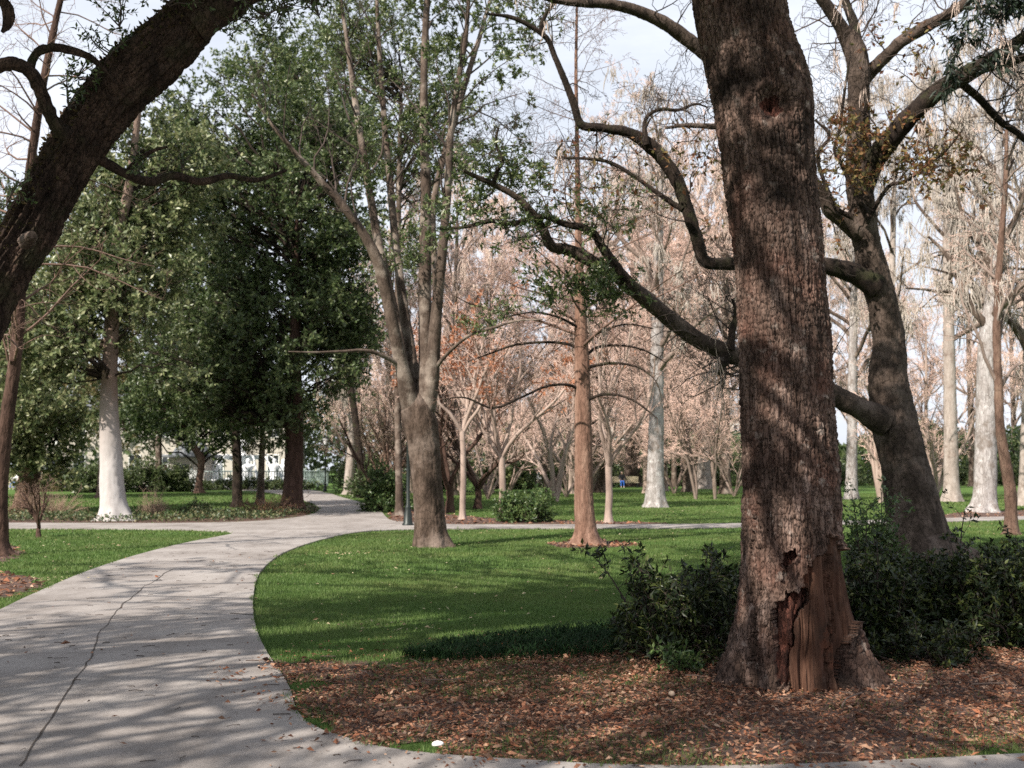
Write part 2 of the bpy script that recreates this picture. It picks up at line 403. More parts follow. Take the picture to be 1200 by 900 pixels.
M['fern'] = leaf_mat('dry_fern_leaf', [(.03, .03, .014), (.055, .05, .02), (.08, .06, .028), (.04, .026, .016)], .9, .15, .1)
M['black_iron'] = plain('dark_green_iron', (.018, .024, .022), .45, .3)
M['white_stone'] = plain('white_painted_stone', (.78, .79, .8), .6, var=.06)
M['iron_green'] = plain('grey_green_iron', (.24, .3, .28), .5)
M['grey_metal'] = plain('light_grey_metal', (.5, .52, .52), .5, var=.05)
M['beige_wall'] = plain('beige_stucco', (.42, .385, .34), .9, var=.1, sc=1.5)
M['grey_roof'] = plain('grey_roof', (.12, .13, .14), .7)
M['glass_dark'] = plain('dark_window_glass', (.03, .035, .04), .1)
M['trim_white'] = plain('white_trim', (.75, .74, .72), .5, var=.04)
M['bench_wood'] = plain('pale_bench_wood', (.46, .4, .28), .7)
M['water'] = plain('pool_water', (.12, .17, .18), .08)
M['skin'] = plain('skin', (.5, .33, .25), .55, var=.05)
M['hair'] = plain('dark_hair', (.03, .02, .015), .6)
M['cloth_white'] = plain('white_cloth', (.75, .74, .73), .9, var=.04)
M['cloth_blue'] = plain('blue_denim', (.08, .15, .32), .9)
M['cloth_blue2'] = plain('bright_blue_cloth', (.03, .13, .5), .9)
M['cloth_black'] = plain('black_cloth', (.015, .015, .018), .9)
M['cloth_tan'] = plain('light_trousers', (.45, .38, .34), .9)
M['pale_stone'] = plain('pale_stone', (.7, .68, .66), .8, var=.08, sc=20)
M['cream'] = plain('cream_petal', (.4, .3, .22), .8)

# lawn soil / turf
m, t, b, out = nt('turf')
v = coords(t); n1 = noise(t, v, .35, 5); n2 = noise(t, v, 9, 5, .7); n3 = noise(t, v, 90, 3, .7)
r1 = ramp(t, [(.3, (.06, .115, .028)), (.55, (.085, .15, .038)), (.75, (.125, .185, .06))]); t.links.new(n1.outputs[0], r1.inputs[0])
r2 = ramp(t, [(.3, (.7, .72, .66)), (.7, (1.25, 1.2, 1.25))]); t.links.new(n2.outputs[0], r2.inputs[0])
c = mixc(t, 1., r1.outputs[0], r2.outputs[0], 'MULTIPLY'); t.links.new(c, b.inputs['Base Color']); b.inputs['Roughness'].default_value = 1
b.inputs['Specular IOR Level'].default_value = .1
bp = t.nodes.new('ShaderNodeBump'); bp.inputs['Strength'].default_value = .8; bp.inputs['Distance'].default_value = .03
t.links.new(n3.outputs[0], bp.inputs['Height']); t.links.new(bp.outputs[0], b.inputs['Normal']); M['turf'] = m
# bare soil with leaf mould
m, t, b, out = nt('leaf_mould')
v = coords(t); n1 = noise(t, v, 14, 6, .75); n2 = noise(t, v, 1.2, 4)
r1 = ramp(t, [(.3, (.03, .018, .013)), (.5, (.075, .042, .03)), (.66, (.16, .088, .062)), (.78, (.26, .165, .125))]); t.links.new(n1.outputs[0], r1.inputs[0])
r2 = ramp(t, [(.35, (.75, .75, .75)), (.65, (1.25, 1.2, 1.2))]); t.links.new(n2.outputs[0], r2.inputs[0])
c = mixc(t, 1., r1.outputs[0], r2.outputs[0], 'MULTIPLY'); t.links.new(c, b.inputs['Base Color']); b.inputs['Roughness'].default_value = 1
bp = t.nodes.new('ShaderNodeBump'); bp.inputs['Strength'].default_value = 1; bp.inputs['Distance'].default_value = .03
t.links.new(n1.outputs[0], bp.inputs['Height']); t.links.new(bp.outputs[0], b.inputs['Normal']); M['soil'] = m
# concrete path
m, t, b, out = nt('concrete')
v = coords(t); n1 = noise(t, v, .8, 6, .65); n2 = noise(t, v, 45, 5, .7); n3 = noise(t, coords(t, (1, .25, 1)), 3.5, 5, .65); n4 = noise(t, v, 7, 6, .7)
r1 = ramp(t, [(.3, (.18, .159, .146)), (.5, (.262, .238, .224)), (.72, (.335, .311, .293))]); t.links.new(n1.outputs[0], r1.inputs[0])
r2 = ramp(t, [(.25, (.72, .71, .7)), (.5, (1, 1, 1)), (.75, (1.1, 1.1, 1.1))]); t.links.new(n2.outputs[0], r2.inputs[0])
r3 = ramp(t, [(.28, (.66, .64, .62)), (.5, (1, 1, 1))]); t.links.new(n3.outputs[0], r3.inputs[0])
r4 = ramp(t, [(.3, (.75, .73, .71)), (.45, (1, 1, 1))]); t.links.new(n4.outputs[0], r4.inputs[0])
c = mixc(t, 1., r1.outputs[0], r2.outputs[0], 'MULTIPLY'); c = mixc(t, .8, c, r3.outputs[0], 'MULTIPLY'); c = mixc(t, .8, c, r4.outputs[0], 'MULTIPLY')
t.links.new(c, b.inputs['Base Color']); b.inputs['Roughness'].default_value = .85; b.inputs['Specular IOR Level'].default_value = .3
bp = t.nodes.new('ShaderNodeBump'); bp.inputs['Strength'].default_value = .35; bp.inputs['Distance'].default_value = .006
t.links.new(n2.outputs[0], bp.inputs['Height']); t.links.new(bp.outputs[0], b.inputs['Normal']); M['concrete'] = m
M['crack'] = plain('dirt_in_crack', (.05, .038, .03), 1)

# ------------------------------------------------------------------ tagging
def tag(o, label=None, cat=None, group=None, kind=None):
    if label: o['label'] = label
    if cat: o['category'] = cat
    if group: o['group'] = group
    if kind: o['kind'] = kind
    return o

def empty(name, base, label, cat, group=None):
    o = bpy.data.objects.new(name, None); COL.objects.link(o); o.location = tuple(base); o.empty_display_size = .2
    return tag(o, label, cat, group)

def copy_thing(src, loc, rz, sc, label, group=None, lean=(0, 0)):
    c = src.copy(); COL.objects.link(c); c.location = tuple(loc); c.rotation_euler = (lean[0], lean[1], rz); c.scale = (sc, sc, sc)
    c['label'] = label
    if group: c['group'] = group
    for ch in list(src.children):
        d = ch.copy(); COL.objects.link(d); d.parent = c
        for g2 in list(ch.children):
            e = g2.copy(); COL.objects.link(e); e.parent = d
    return c

def struct(o): return tag(o, kind='structure')
def stuff(o, label, cat): return tag(o, label, cat, kind='stuff')

# ------------------------------------------------------------------ ground, path, beds
def sheet(name, poly, mat, z0=0., z=.03, skirt=True):
    """flat polygon with a small skirt down to the ground"""
    poly = np.asarray(poly, float)[:, :2]; n = len(poly)
    tri = tessellate_polygon([[Vector((p[0], p[1], 0)) for p in poly]])
    tri = np.array([tuple(x) for x in tri])
    a = poly[tri]; ar = np.cross(a[:, 1] - a[:, 0], a[:, 2] - a[:, 0]); tri[ar < 0] = tri[ar < 0][:, ::-1]
    mb = MB(); mb.add(np.c_[poly, np.full(n, z)], tris=tri)
    if skirt:
        j = np.arange(n); V = np.r_[np.c_[poly, np.full(n, z)], np.c_[poly, np.full(n, z0 - .02)]]
        mb.add(V, np.stack([j, (j + 1) % n, n + (j + 1) % n, n + j], -1))
    return struct(mb.build(name, mat, smooth=False))

def curve(px):                      # pixel outline -> smooth ground polyline
    g = np.array([gp(*p) for p in px]); P, _, L = resample(g, np.ones(len(g)), max(12, int(len(g) * 7)))
    return P

mb = MB(); gx = np.linspace(-400, 400, 41); gy = np.linspace(-120, 700, 42)
XX, YY = np.meshgrid(gx, gy); nn = len(gx)
mb.add(np.stack([XX, YY, XX * 0], -1), [[i * nn + j, i * nn + j + 1, (i + 1) * nn + j + 1, (i + 1) * nn + j] for i in range(len(gy) - 1) for j in range(nn - 1)])
struct(mb.build('ground', M['turf'], smooth=False))

Lg = curve([(-160, 790), (-60, 742), (0, 717), (35, 700), (100, 672), (160, 652), (215, 638), (258, 629.5), (272, 626.3), (262, 623.6), (200, 621.6), (100, 620.6), (0, 620.2), (-220, 619.5)])
Lf = curve([(-220, 612.6), (0, 613.6), (100, 613.9), (200, 614), (290, 612.2), (340, 608), (366, 603), (374, 598), (371, 593), (358, 587.5), (338, 582), (318, 578.2), (290, 575.2), (200, 573), (20, 571.5), (-140, 570.8)])
Rf = curve([(-140, 568.2), (20, 568.7), (200, 569.6), (300, 571), (360, 574.2), (385, 578.5), (402, 583.6), (422, 589), (438, 595), (447, 600.5), (453, 607), (463, 611.5), (520, 615.3), (600, 615.6), (700, 615.6), (860, 614.3), (1110, 608), (1420, 600)])
Rg = curve([(1420, 603.5), (1110, 612.3), (860, 619), (700, 620), (600, 620.3), (520, 620.8), (460, 622), (430, 623.5), (400, 628), (362, 638), (331, 650), (311, 665), (301, 680), (297, 700), (297, 722), (302, 745), (314, 770), (329, 792), (340, 812), (347, 836), (365, 855), (400, 868), (440, 880), (500, 888.5), (560, 893), (640, 898), (720, 902), (850, 903.5), (1000, 899), (1200, 889), (1400, 880)])
close = np.array([[9, 3.2, 0], [9, -6, 0], [-9, -6, 0], [-9, 3, 0]])
PATH = np.concatenate([Lg, Lf, Rf, Rg, close])[:, :2]
_c = [0]
keep = [0]
for i in range(1, len(PATH)):
    if np.linalg.norm(PATH[i] - PATH[keep[-1]]) > .02: keep.append(i)
PATH = PATH[keep]
sheet('path', PATH, M['concrete'], z=.03)
# the long crack and a few control joints: dirt-filled gaps
def strip(name, px, w, mat, z=.034, jit=0.):
    g = np.array([gp(*p) for p in px]); P, _, L = resample(g, np.ones(len(g)), 90)
    d = nrm(np.gradient(P, axis=0)); s = np.c_[-d[:, 1], d[:, 0], d[:, 2] * 0]
    k = np.linspace(0, 1, 90)
    P = P + s * (jit * (vnoise(np.c_[k * 26, k * 0, k * 0], 3) + .5 * vnoise(np.c_[k * 70, k * 0, k * 0], 8)))[:, None]
    ww = w * (.45 + .75 * np.abs(vnoise(np.c_[k * 34, k * 0 + 5, k * 0], 4)))[:, None]
    V = np.stack([P - s * ww, P + s * ww], 1); V[..., 2] = z
    i = np.arange(89)[:, None] * 2
    mb = MB(); mb.add(V, i + np.array([[0, 2, 3, 1]])); return struct(mb.build(name, mat, smooth=False))
strip('path_crack', [(24, 905), (38, 880), (75, 822), (102, 782), (112, 755), (130, 728), (155, 702), (182, 682), (205, 668)], .0065, M['crack'], jit=.02)
strip('path_joint', [(0, 770), (160, 769), (312, 768)], .003, M['crack'], jit=.004)
strip('path_joint', [(128, 663), (220, 664), (318, 660)], .004, M['crack'], jit=.004)
strip('path_joint', [(270, 722), (297, 724)], .022, M['crack'])
strip('path_joint', [(40, 706), (150, 706.5), (296, 705.5)], .003, M['crack'], jit=.004)

def bed(name, px, z=.006, noisy=.12):
    g = np.array([gp(*p) for p in px]); g = np.r_[g, g[:1]]; P, _, L = resample(g, np.ones(len(g)), 160)
    k = np.arange(160) * .35; P = P[:-1] + noisy * np.c_[vnoise(np.c_[k, k * 0, k * 0], 2), vnoise(np.c_[k, k * 0 + 9, k * 0], 2), k * 0][:-1]
    sheet(name, P, M['soil'], z=z, skirt=False); return P[:, :2]
BED = bed('leaf_bed', [(330, 779), (345, 815), (349, 838), (368, 856), (440, 881), (600, 897), (860, 904), (1200, 890), (1500, 874), (1480, 740), (1200, 690), (1020, 690), (850, 735), (740, 752), (600, 762), (470, 772), (400, 768)], noisy=.32)
MUL1 = bed('mulch_bed', [(452, 600), (462, 611), (520, 614.8), (620, 615), (770, 615), (770, 612.6), (700, 611.2), (640, 609.5), (575, 607), (520, 602), (475, 596), (450, 594)], z=.006)
MUL2 = bed('mulch_ring', [(640, 637), (687, 633), (735, 636), (750, 639), (715, 642), (660, 642.5)], z=.006)
MUL3 = bed('mulch_ring', [(1085, 605), (1140, 600), (1230, 598), (1330, 600), (1260, 604), (1120, 609)], z=.006)
ISL = bed('shrub_bed', [(366, 602), (372, 597), (366, 592), (330, 596), (280, 601), (200, 604), (100, 604), (-120, 603), (-120, 612.6), (100, 613.5), (200, 613.7), (290, 611.8), (340, 607.5)], z=.006)
MUL4 = bed('mulch_ring', [(-70, 645), (-20, 636), (20, 641), (22, 652), (-10, 662), (-70, 660)], z=.006)
MUL5 = bed('leaf_patch', [(-90, 690), (-10, 672), (40, 678), (42, 690), (5, 700), (-80, 720)], z=.006)
beds = [BED, MUL1, MUL2, MUL3, ISL, MUL4, MUL5]

# grass
def scatter(d0, d1, dens, g, wide=1.12):
    a = math.atan(640 / F) * wide
    n = int((d1 ** 2 - d0 ** 2) * a * dens)
    d = np.sqrt(g.uniform(d0 ** 2, d1 ** 2, n)); th = g.uniform(-a, a, n)
    return d * np.sin(th), d * np.cos(th)
g = np.random.default_rng(5); mb = MB()
for d0, d1, dens, hh, ww in ((5.5, 11, 3600, .036, .0034), (11, 17, 2200, .038, .0045), (17, 28, 760, .042, .008), (28, 45, 220, .045, .015), (45, 75, 60, .05, .03)):
    x, y = scatter(d0, d1, dens, g)
    wob = .07 * fbm(np.c_[x * 2.2, y * 2.2, x * 0], 3, 61) + .012 * g.normal(size=len(x))
    onp = inpoly(x, y, PATH); k = ~inpoly(x + wob, y + wob, PATH); k &= ~onp | (g.uniform(size=len(x)) < .7)
    fz = .35 * fbm(np.c_[x * .8, y * .8, x * 0], 3, 4) + .1 * g.normal(size=len(x))
    for bd in beds:
        inside = inpoly(x + .3 * fz, y + (1.6 if bd is BED else .3) * fz, bd)
        thin = (fbm(np.c_[x * 1.1, y * 1.1, x * 0], 3, 21) + .25 * g.normal(size=len(x))) > (.2 if bd is BED else 9)
        k &= ~inside | thin
    clump = fbm(np.c_[x * 3, y * 3, x * 0], 2, 33)
    x, y, clump, onp = x[k], y[k], clump[k], onp[k]; n = len(x)
    h = hh * g.uniform(.5, 1.25, n) * (1 + .45 * clump); a = g.uniform(0, 6.283, n); w = ww * g.uniform(.6, 1.3, n)
    ln = g.uniform(.1, .75, n) * h; b2 = g.uniform(0, 6.283, n)
    c0 = np.c_[x, y, .028 * onp]; dx = np.c_[np.cos(a) * w, np.sin(a) * w, x * 0]
    tip = c0 + np.c_[np.cos(b2) * ln, np.sin(b2) * ln, h]
    V = np.stack([c0 - dx, c0 + dx, tip], 1); i = np.arange(n)[:, None] * 3
    mb.add(V, tris=i + np.array([[0, 1, 2]]))
stuff(mb.build('grass', M['grass'], smooth=False), 'short mown green grass covering the lawns', 'grass')

# fallen leaves
def litter(name, x, y, size, mat, lab, z=.0, seed=1):
    g = np.random.default_rng(seed); n = len(x); mb = MB()
    p = np.c_[x, y, g.uniform(.004, .035, n) + z]; a = g.uniform(0, 6.283, n)
    d = np.c_[np.cos(a), np.sin(a), g.normal(0, .28, n)]; nn = np.c_[g.normal(0, .4, n), g.normal(0, .4, n), np.ones(n)]
    s = size * g.uniform(.4, 1.2, n) * (1 + .7 * (g.uniform(size=n) < .12))
    leaves(mb, p, d, nrm(nn), s, s * g.uniform(.22, .6, n), fold=.0); v = mb.v[0].reshape(-1, 5, 3)
    v[:, 4, 2] += g.uniform(-.25, .35, n) * s; v[..., 2] = np.maximum(v[..., 2], .008 + z)
    return stuff(mb.build(name, mat, smooth=False), lab, 'fallen leaves')
g = np.random.default_rng(8)
x, y = scatter(5, 16, 2100, g, 1.55)
fz = .3 * fbm(np.c_[x * .9, y * .9, x * 0], 3, 4)
k = inpoly(x + fz, y + fz, BED) & ~inpoly(x, y, PATH); dn = fbm(np.c_[x * .9, y * .9, x * 0], 3, 41); k &= g.uniform(size=len(x)) < .85 + .5 * dn
x2, y2 = scatter(6, 11, 330, g); k2 = inpoly(x2, y2 - 1.3 * g.uniform(0, 1, len(x2)) ** 2.2 - .5 * fbm(np.c_[x2, y2, x2 * 0], 2, 6), BED) & ~inpoly(x2, y2, PATH) & ~inpoly(x2, y2, BED)
litter('leaf_litter', np.r_[x[k], x2[k2]], np.r_[y[k], y2[k2]], .039, M['litter'], 'brown and rust fallen leaves carpeting the bare bed under the big tree', seed=3)
x, y = scatter(9, 60, 2.6, g); k = ~inpoly(x, y, PATH) & ~inpoly(x, y, BED); x, y = x[k], y[k]
xs, ys = [x], [y]
for bd, n in ((MUL1, 2600), (MUL2, 420), (MUL3, 500), (MUL4, 260), (MUL5, 420)):
    lo, hi = bd.min(0), bd.max(0); q = g.uniform(lo, hi, (n * 2, 2)); kk = inpoly(q[:, 0], q[:, 1], bd); xs.append(q[kk, 0]); ys.append(q[kk, 1])
xb, yb = np.concatenate(xs[1:]), np.concatenate(ys[1:])
litter('mulch_leaves', xb, yb, .1, M['litter'], 'reddish leaf mulch around the tree bases beside the far path', seed=4)
for px_, py_, nn_, sp in ((397, 651, 60, .22), (45, 682, 50, .25), (110, 642, 30, .2), (430, 735, 25, .15), (487, 742, 15, .1)):
    q_ = gp(px_, py_)[:2] + g.normal(size=(nn_, 2)) * sp * np.array([1.3, 1]); x = np.r_[x, q_[:, 0]]; y = np.r_[y, q_[:, 1]]
litter('lawn_leaves', x, y, .045, M['straw'], 'pale dry leaves dotted over the lawns', z=.03, seed=5)
x, y = scatter(5, 10.5, 260, g); k = inpoly(x, y, PATH) & inpoly(x + .5 * g.uniform(0, 1, len(x)) ** 2.5, y + .4 * g.uniform(0, 1, len(x)) ** 2.5, BED); xe, ye = x[k], y[k]
litter('edge_leaves', xe, ye, .045, M['litter'], 'brown leaves drifted onto the path edge from the leaf bed', z=.03, seed=16)
x, y = scatter(5, 22, 7, g); k = inpoly(x, y, PATH); x, y = x[k], y[k]
litter('path_leaves', x[:len(x) // 3], y[:len(y) // 3], .045, M['litter'], 'scattered small brown leaves lying on the concrete path', z=.03, seed=6)
n = len(x) // 2; a = g.normal(0, .35, n) + np.where(g.uniform(size=n) < .8, 0, 1.2); ln = g.uniform(.03, .12, n)
P0 = np.c_[x[:n] + .3, y[:n] + .2, np.full(n, .036)]; kk = inpoly(P0[:, 0], P0[:, 1], PATH); P0, a, ln = P0[kk], a[kk], ln[kk]; n = len(P0)
dv = np.c_[np.cos(a) * ln, np.sin(a) * ln, a * 0]; md = P0 + dv * .5 + np.c_[g.normal(0, .008, (n, 2)), np.full(n, .003)]
V, q = tubes(np.stack([P0, md, P0 + dv], 1), np.repeat(g.uniform(.0015, .0035, n)[:, None], 3, 1), 4)
mb = MB(); mb.add(V, q); stuff(mb.build('path_debris', M['twig_dark']), 'broken twig bits lying on the concrete path', 'twig debris')
x, y = scatter(5.5, 10.5, 3.2, g); k = inpoly(x, y, BED); x, y = x[k], y[k]; n = len(x); a = g.uniform(0, 6.28, n); ln = g.uniform(.06, .3, n)
P0 = np.c_[x, y, g.uniform(.02, .05, n)]; dv = np.c_[np.cos(a) * ln, np.sin(a) * ln, g.normal(0, .02, n)]; md = P0 + dv * .5 + g.normal(0, .012, (n, 3)) * [1, 1, .3]
V, q = tubes(np.stack([P0, md, P0 + dv], 1), np.repeat(g.uniform(.002, .006, n)[:, None], 3, 1), 5)
mb = MB(); mb.add(V, q); stuff(mb.build('bed_debris', M['bed_twig']), 'fallen twigs lying among the leaves of the bed', 'twig debris')
# pale stone at the path edge, pale ball by the trunk, leaf heaps on the lawn
def lump(name, px, py, w, h, mat, label, cat, seed, fl=.25):
    c = gp(px, py); mb = MB(); u = np.linspace(0, math.pi, 12); v2 = np.linspace(0, 2 * math.pi, 20, endpoint=False)
    U, VV = np.meshgrid(u, v2, indexing='ij'); p = np.stack([np.sin(U) * np.cos(VV), np.sin(U) * np.sin(VV), np.cos(U)], -1)
    p = p * (1 + fl * fbm(p * 1.6 + seed, 3, seed))[..., None] * np.array([w / 2, w / 2.6, h / 2]); p[..., 2] += h * .42 + .03
    mb.add(p, grid_quads(12, 20)); o = mb.build(name, mat); o.location = tuple(c); return tag(o, label, cat)
lump('pebble', 513, 881, .07, .035, M['pale_stone'], 'flat white stone lying at the edge of the path', 'stone', 3)
lump('ball', 787, 821, .045, .04, M['cream'], 'small round cream ball lying among the fallen leaves', 'ball', 5, .08)

EL, AZ = 40.0, 222.0               # sun elevation; compass bearing from +Y clockwise (behind the camera, to the left)
SUN = np.array([math.sin(R(AZ)) * math.cos(R(EL)), math.cos(R(AZ)) * math.cos(R(EL)), math.sin(R(EL))])
LIT = [(at(910, 610, 8.1), 1.7), (at(905, 540, 8.1), 1.7), (at(900, 450, 8.1), 1.6), (gp(700, 788), 1.6), (gp(770, 786), 1.6), (gp(640, 796), 1.2), (gp(1175, 795), 1.4), (gp(430, 741), 1.2), (gp(510, 739), 1.5), (gp(590, 737), 1.5), (gp(660, 734), 1.2),
       (gp(370, 672), 1.2), (gp(440, 676), 1.4), (gp(520, 676), 1.4), (gp(600, 674), 1.4), (gp(690, 670), 1.4), (at(15, 300, 7.7), 1.3), (at(50, 230, 7.7), 1.2), (gp(130, 790), 1.), (gp(230, 850), 1.), (gp(60, 850), .8), (gp(200, 735), .9)]
_g = np.random.default_rng(99)
_sh = [(x_ + _g.normal() * 12, y_ + _g.normal() * 2.5) for y_, xs_ in ((706, range(320, 800, 46)), (648, range(340, 800, 90)), (640, range(560, 860, 100)), (657, range(40, 240, 45)), (672, range(0, 160, 45))) for x_ in xs_]
SHADE = np.array([gp(*p_) + SUN * (_g.uniform(8.6, 10.4) / SUN[2]) for p_ in _sh])  # unseen leaf clumps placed sunward to shade bands of lawn
_tr = [at(x_, y_, Y_) for x_, y_, Y_ in ((503, 585, 22.7), (496, 565, 22.7), (504, 545, 22.7), (494, 525, 22.7), (500, 500, 22.7), (486, 475, 22.7), (500, 450, 22.7), (474, 430, 22.7), (1068, 590, 19.3), (1082, 570, 19.3), (1056, 560, 19.3), (1062, 530, 19.3), (1046, 505, 19.3), (1062, 480, 19.3), (1040, 460, 19.3), (1040, 430, 19.3), (1044, 405, 19.3), (1036, 375, 19.3))]
SHADE = np.r_[SHADE, np.array([p_ + SUN * ((_g.uniform(8.8, 10.2) - p_[2]) / SUN[2]) for p_ in _tr])]  # more added clumps, shading the forked tree and the right oak
def canopy_gaps(cs):  # clears unseen crown clumps along sun rays so chosen spots are lit
    k = np.ones(len(cs), bool)
    for p, r_ in LIT:
        d = cs - p; a = d @ SUN; k &= ~((np.linalg.norm(d - a[:, None] * SUN, axis=1) < r_) & (a > 0))
    return cs[k]

# ------------------------------------------------------------------ big foreground tree with the wound
BY = 8.46
def tree_root(name, base, label, cat='tree', group=None): return empty(name, base, label, cat, group)
def part(mb, name, mat, root, base, smooth=True): return mb.build(name, mat, root, smooth, base)

base = gp(940, 797); base[2] = 0
BIG = tree_root('old_tree', base, 'massive foreground trunk with scaly brown bark and a torn rotten wound at its foot')
tab = np.array([  # y, left, right in the photograph
    (-160, 800, 905), (-60, 806, 914), (0, 811, 921), (50, 821, 929), (100, 833, 941), (150, 842, 947), (200, 849, 953), (250, 855, 958), (300, 860, 964),
    (350, 864, 968), (400, 867, 972), (450, 868, 975), (500, 869, 978), (550, 870, 982), (600, 870, 985), (650, 869, 988), (700, 867, 992), (740, 866, 996), (797, 866, 1000), (830, 866, 1002)], float)
rows = tab[::-1]; pts = []; rad = []
for y_, l_, r_ in rows:
    Y = BY
    a, b2 = at(l_, y_, Y), at(r_, y_, Y); pts.append((a + b2) / 2); rad.append((b2[0] - a[0]) / 2)
pts = np.array(pts); rad = np.array(rad)
pts = np.r_[pts, pts[-1:] + np.array([[-.1, .1, 1.2], [-.25, .2, 2.6]])]; rad = np.r_[rad, .36, .31]
WOUND = [(972, 630), (990, 640), (1008, 690), (1012, 715), (1004, 738), (996, 765), (990, 815), (952, 822), (924, 822), (922, 780), (926, 748), (932, 725), (943, 706), (940, 690), (946, 668), (951, 652), (962, 644)]
ROT = [(908, 705), (922, 694), (946, 696), (952, 703), (941, 722), (930, 742), (926, 770), (921, 806), (910, 806), (911, 760), (906, 725)]
ROT2 = [(915, 648), (934, 642), (940, 655), (930, 664), (919, 668)]
STRIP = [(916, 664), (922, 664), (924, 700), (917, 705)]
def big_extra(V, TH, S, P, u, w):
    N = V - P[:, None]; rr = np.linalg.norm(N, axis=-1, keepdims=True); N = N / rr
    hz = V[..., 2]
    # buttress roots: left, right-front, right, back
    az = np.arctan2(N[..., 1], N[..., 0])
    fl = 0
    for a0, wd, am, ht in ((R(-172), .3, .24, .24), (R(-128), .35, .10, .3), (R(-55), .3, .05, .3), (R(-14), .34, .30, .34), (R(25), .3, .22, .25), (R(95), .35, .3, .35), (R(150), .3, .25, .3)):
        dz = np.angle(np.exp(1j * (az - a0)))
        fl = fl + am * np.exp(-(dz / wd) ** 2) * np.exp(-np.maximum(hz, -.05) / ht)
    fl = fl * sstep(1.5, .4, hz)
    V = V + N * (fl)[..., None]
    px, py = proj(V); front = (N[..., 1] < .35)
    jx = px + 9 * fbm(np.stack([px / 9, py / 16, px * 0], -1), 3, 71); jy = py + 11 * fbm(np.stack([px / 9, py / 16, px * 0 + 3], -1), 3, 72)
    wm = inpoly(jx, jy, WOUND) & front; rm = (inpoly(jx, jy, ROT) | inpoly(jx, jy, ROT2)) & front
    sm = inpoly(jx, jy, STRIP) & front
    wz = .05 * fbm(np.stack([az * 3, hz * 2.2, hz * 0], -1), 2, 75); grain = fbm(np.stack([(az + wz) * 13, hz * 1.1, hz * 0], -1), 4, 77)
    rag = fbm(np.stack([az * 16, hz * 6, hz * 0], -1), 3, 78)
    jag2 = fbm(np.stack([az * 60, hz * 3, hz * 0], -1), 2, 79)
    V = V - N * np.where(wm | rm, stem.bark, 0)[..., None]
    split = np.clip(1 - np.abs(fbm(np.stack([(az + wz) * 7, hz * .7, hz * 0], -1), 2, 76)) * 9, 0, 1)
    dep = np.where(wm, .045 - .026 * grain - .003 * jag2 + .03 * split, 0) + np.where(rm & ~wm, .06 + .06 * rag, 0) + np.where(rm & wm, .06 + .06 * rag, 0) + np.where(sm, .03 + .02 * rag, 0)
    # deep splits in the bare wood
    dep = dep + np.where(wm & (np.abs(jx - 977 - 3 * fbm(np.stack([py / 30, py * 0, py * 0], -1), 2, 5)) < 2.2) & (py > 650), .03, 0)
    dep = dep + np.where(front & (np.abs(jx - 884 - (py - 640) * -.02) < 3.5) & (py > 590), .025, 0)
    # knot hollow higher up
    kd = np.hypot((px - 905) / 24, (py - 122) / 22); knot = front & (kd + .25 * fbm(np.stack([px / 8, py / 8, px * 0], -1), 3, 5) < .58); dep = dep + np.where(front, .13 * np.exp(-(kd / .6) ** 2) - .025 * np.exp(-((kd - 1.15) / .4) ** 2), 0)
    kd = np.hypot((px - 996) / 18, (py - 782) / 28); dep = dep + np.where(front & (hz < .6), .06 * np.exp(-kd ** 2), 0)
    bl = (wm | rm).astype(float)
    for _ in range(16): bl = (np.roll(bl, 1, 0) + np.roll(bl, -1, 0) + np.roll(bl, 1, 1) + np.roll(bl, -1, 1) + bl) / 5
    V = V - N * (np.where(~(wm | rm), np.clip(bl * 2.2, 0, .9) * stem.bark, 0))[..., None]
    dep = dep - np.where(~(wm | rm) & front, .055 * bl * (1 + .5 * rag), 0)          # callus rolled round the wound
    dep = dep + .018 * np.clip(1 - np.abs(fbm(np.stack([az * 7, hz * .9, hz * 0], -1), 3, 88)) * 5, 0, 1) * ~(wm | rm)   # long furrows
    bump = .05 * np.exp(-(np.hypot((px - 938) / 22, (py - 112) / 60)) ** 2)
    hol = front & (hz < .5) & (np.hypot((jx - 996) / 11, (jy - 782) / 22) < 1); dep = dep + np.where(hol, .05, 0); hol = hol & False; rm = rm | knot
    big_extra.w = wm & ~rm; big_extra.r = np.where(knot, 1, np.where(hol, 2, np.where(rm & (jy < 680), 3, np.where(rm, 4, 0))))
    return V - N * (dep - bump)[..., None]
V, q, P, r = stem(pts, rad, ds=.007, cols=520, cell=.034, aniso=1.6, amp=.024, lump=.06, seed=3, extra=big_extra)
Vf = V.reshape(-1, 3); wq = big_extra.w.reshape(-1)[q].mean(1) > .5; rcls = big_extra.r.reshape(-1)[q].max(1); rq = ((big_extra.r.reshape(-1)[q] > 0).mean(1) > .5)
mb = MB(); mb.add(Vf, q[~wq & ~rq]); big_trunk = part(mb, 'trunk', M['big_bark'], BIG, base)
def submesh(V, q):
    used, inv = np.unique(q, return_inverse=True); return V[used], inv.reshape(q.shape)
mb = MB(); mb.add(*submesh(Vf, q[wq])); o = part(mb, 'bare_wood', M['wood'], big_trunk, base); o['label'] = 'orange brown bare wood where the bark has torn away'
for cl_, nm_, lb_ in ((1, 'knot_hole', 'dark knot hole high on the trunk'), (2, 'rotten_hollow', 'dark hollow at the foot of the right root'), (3, 'rotten_hollow', 'small dark hole above the wound'), (4, 'rotten_hollow', 'long dark reddish rotten hollow beside the bare wood')):
    if (rq & (rcls == cl_)).any():
        mb = MB(); mb.add(*submesh(Vf, q[rq & (rcls == cl_)])); o = part(mb, nm_, M['rot'], big_trunk, base); o['label'] = lb_
top = pts[-1]
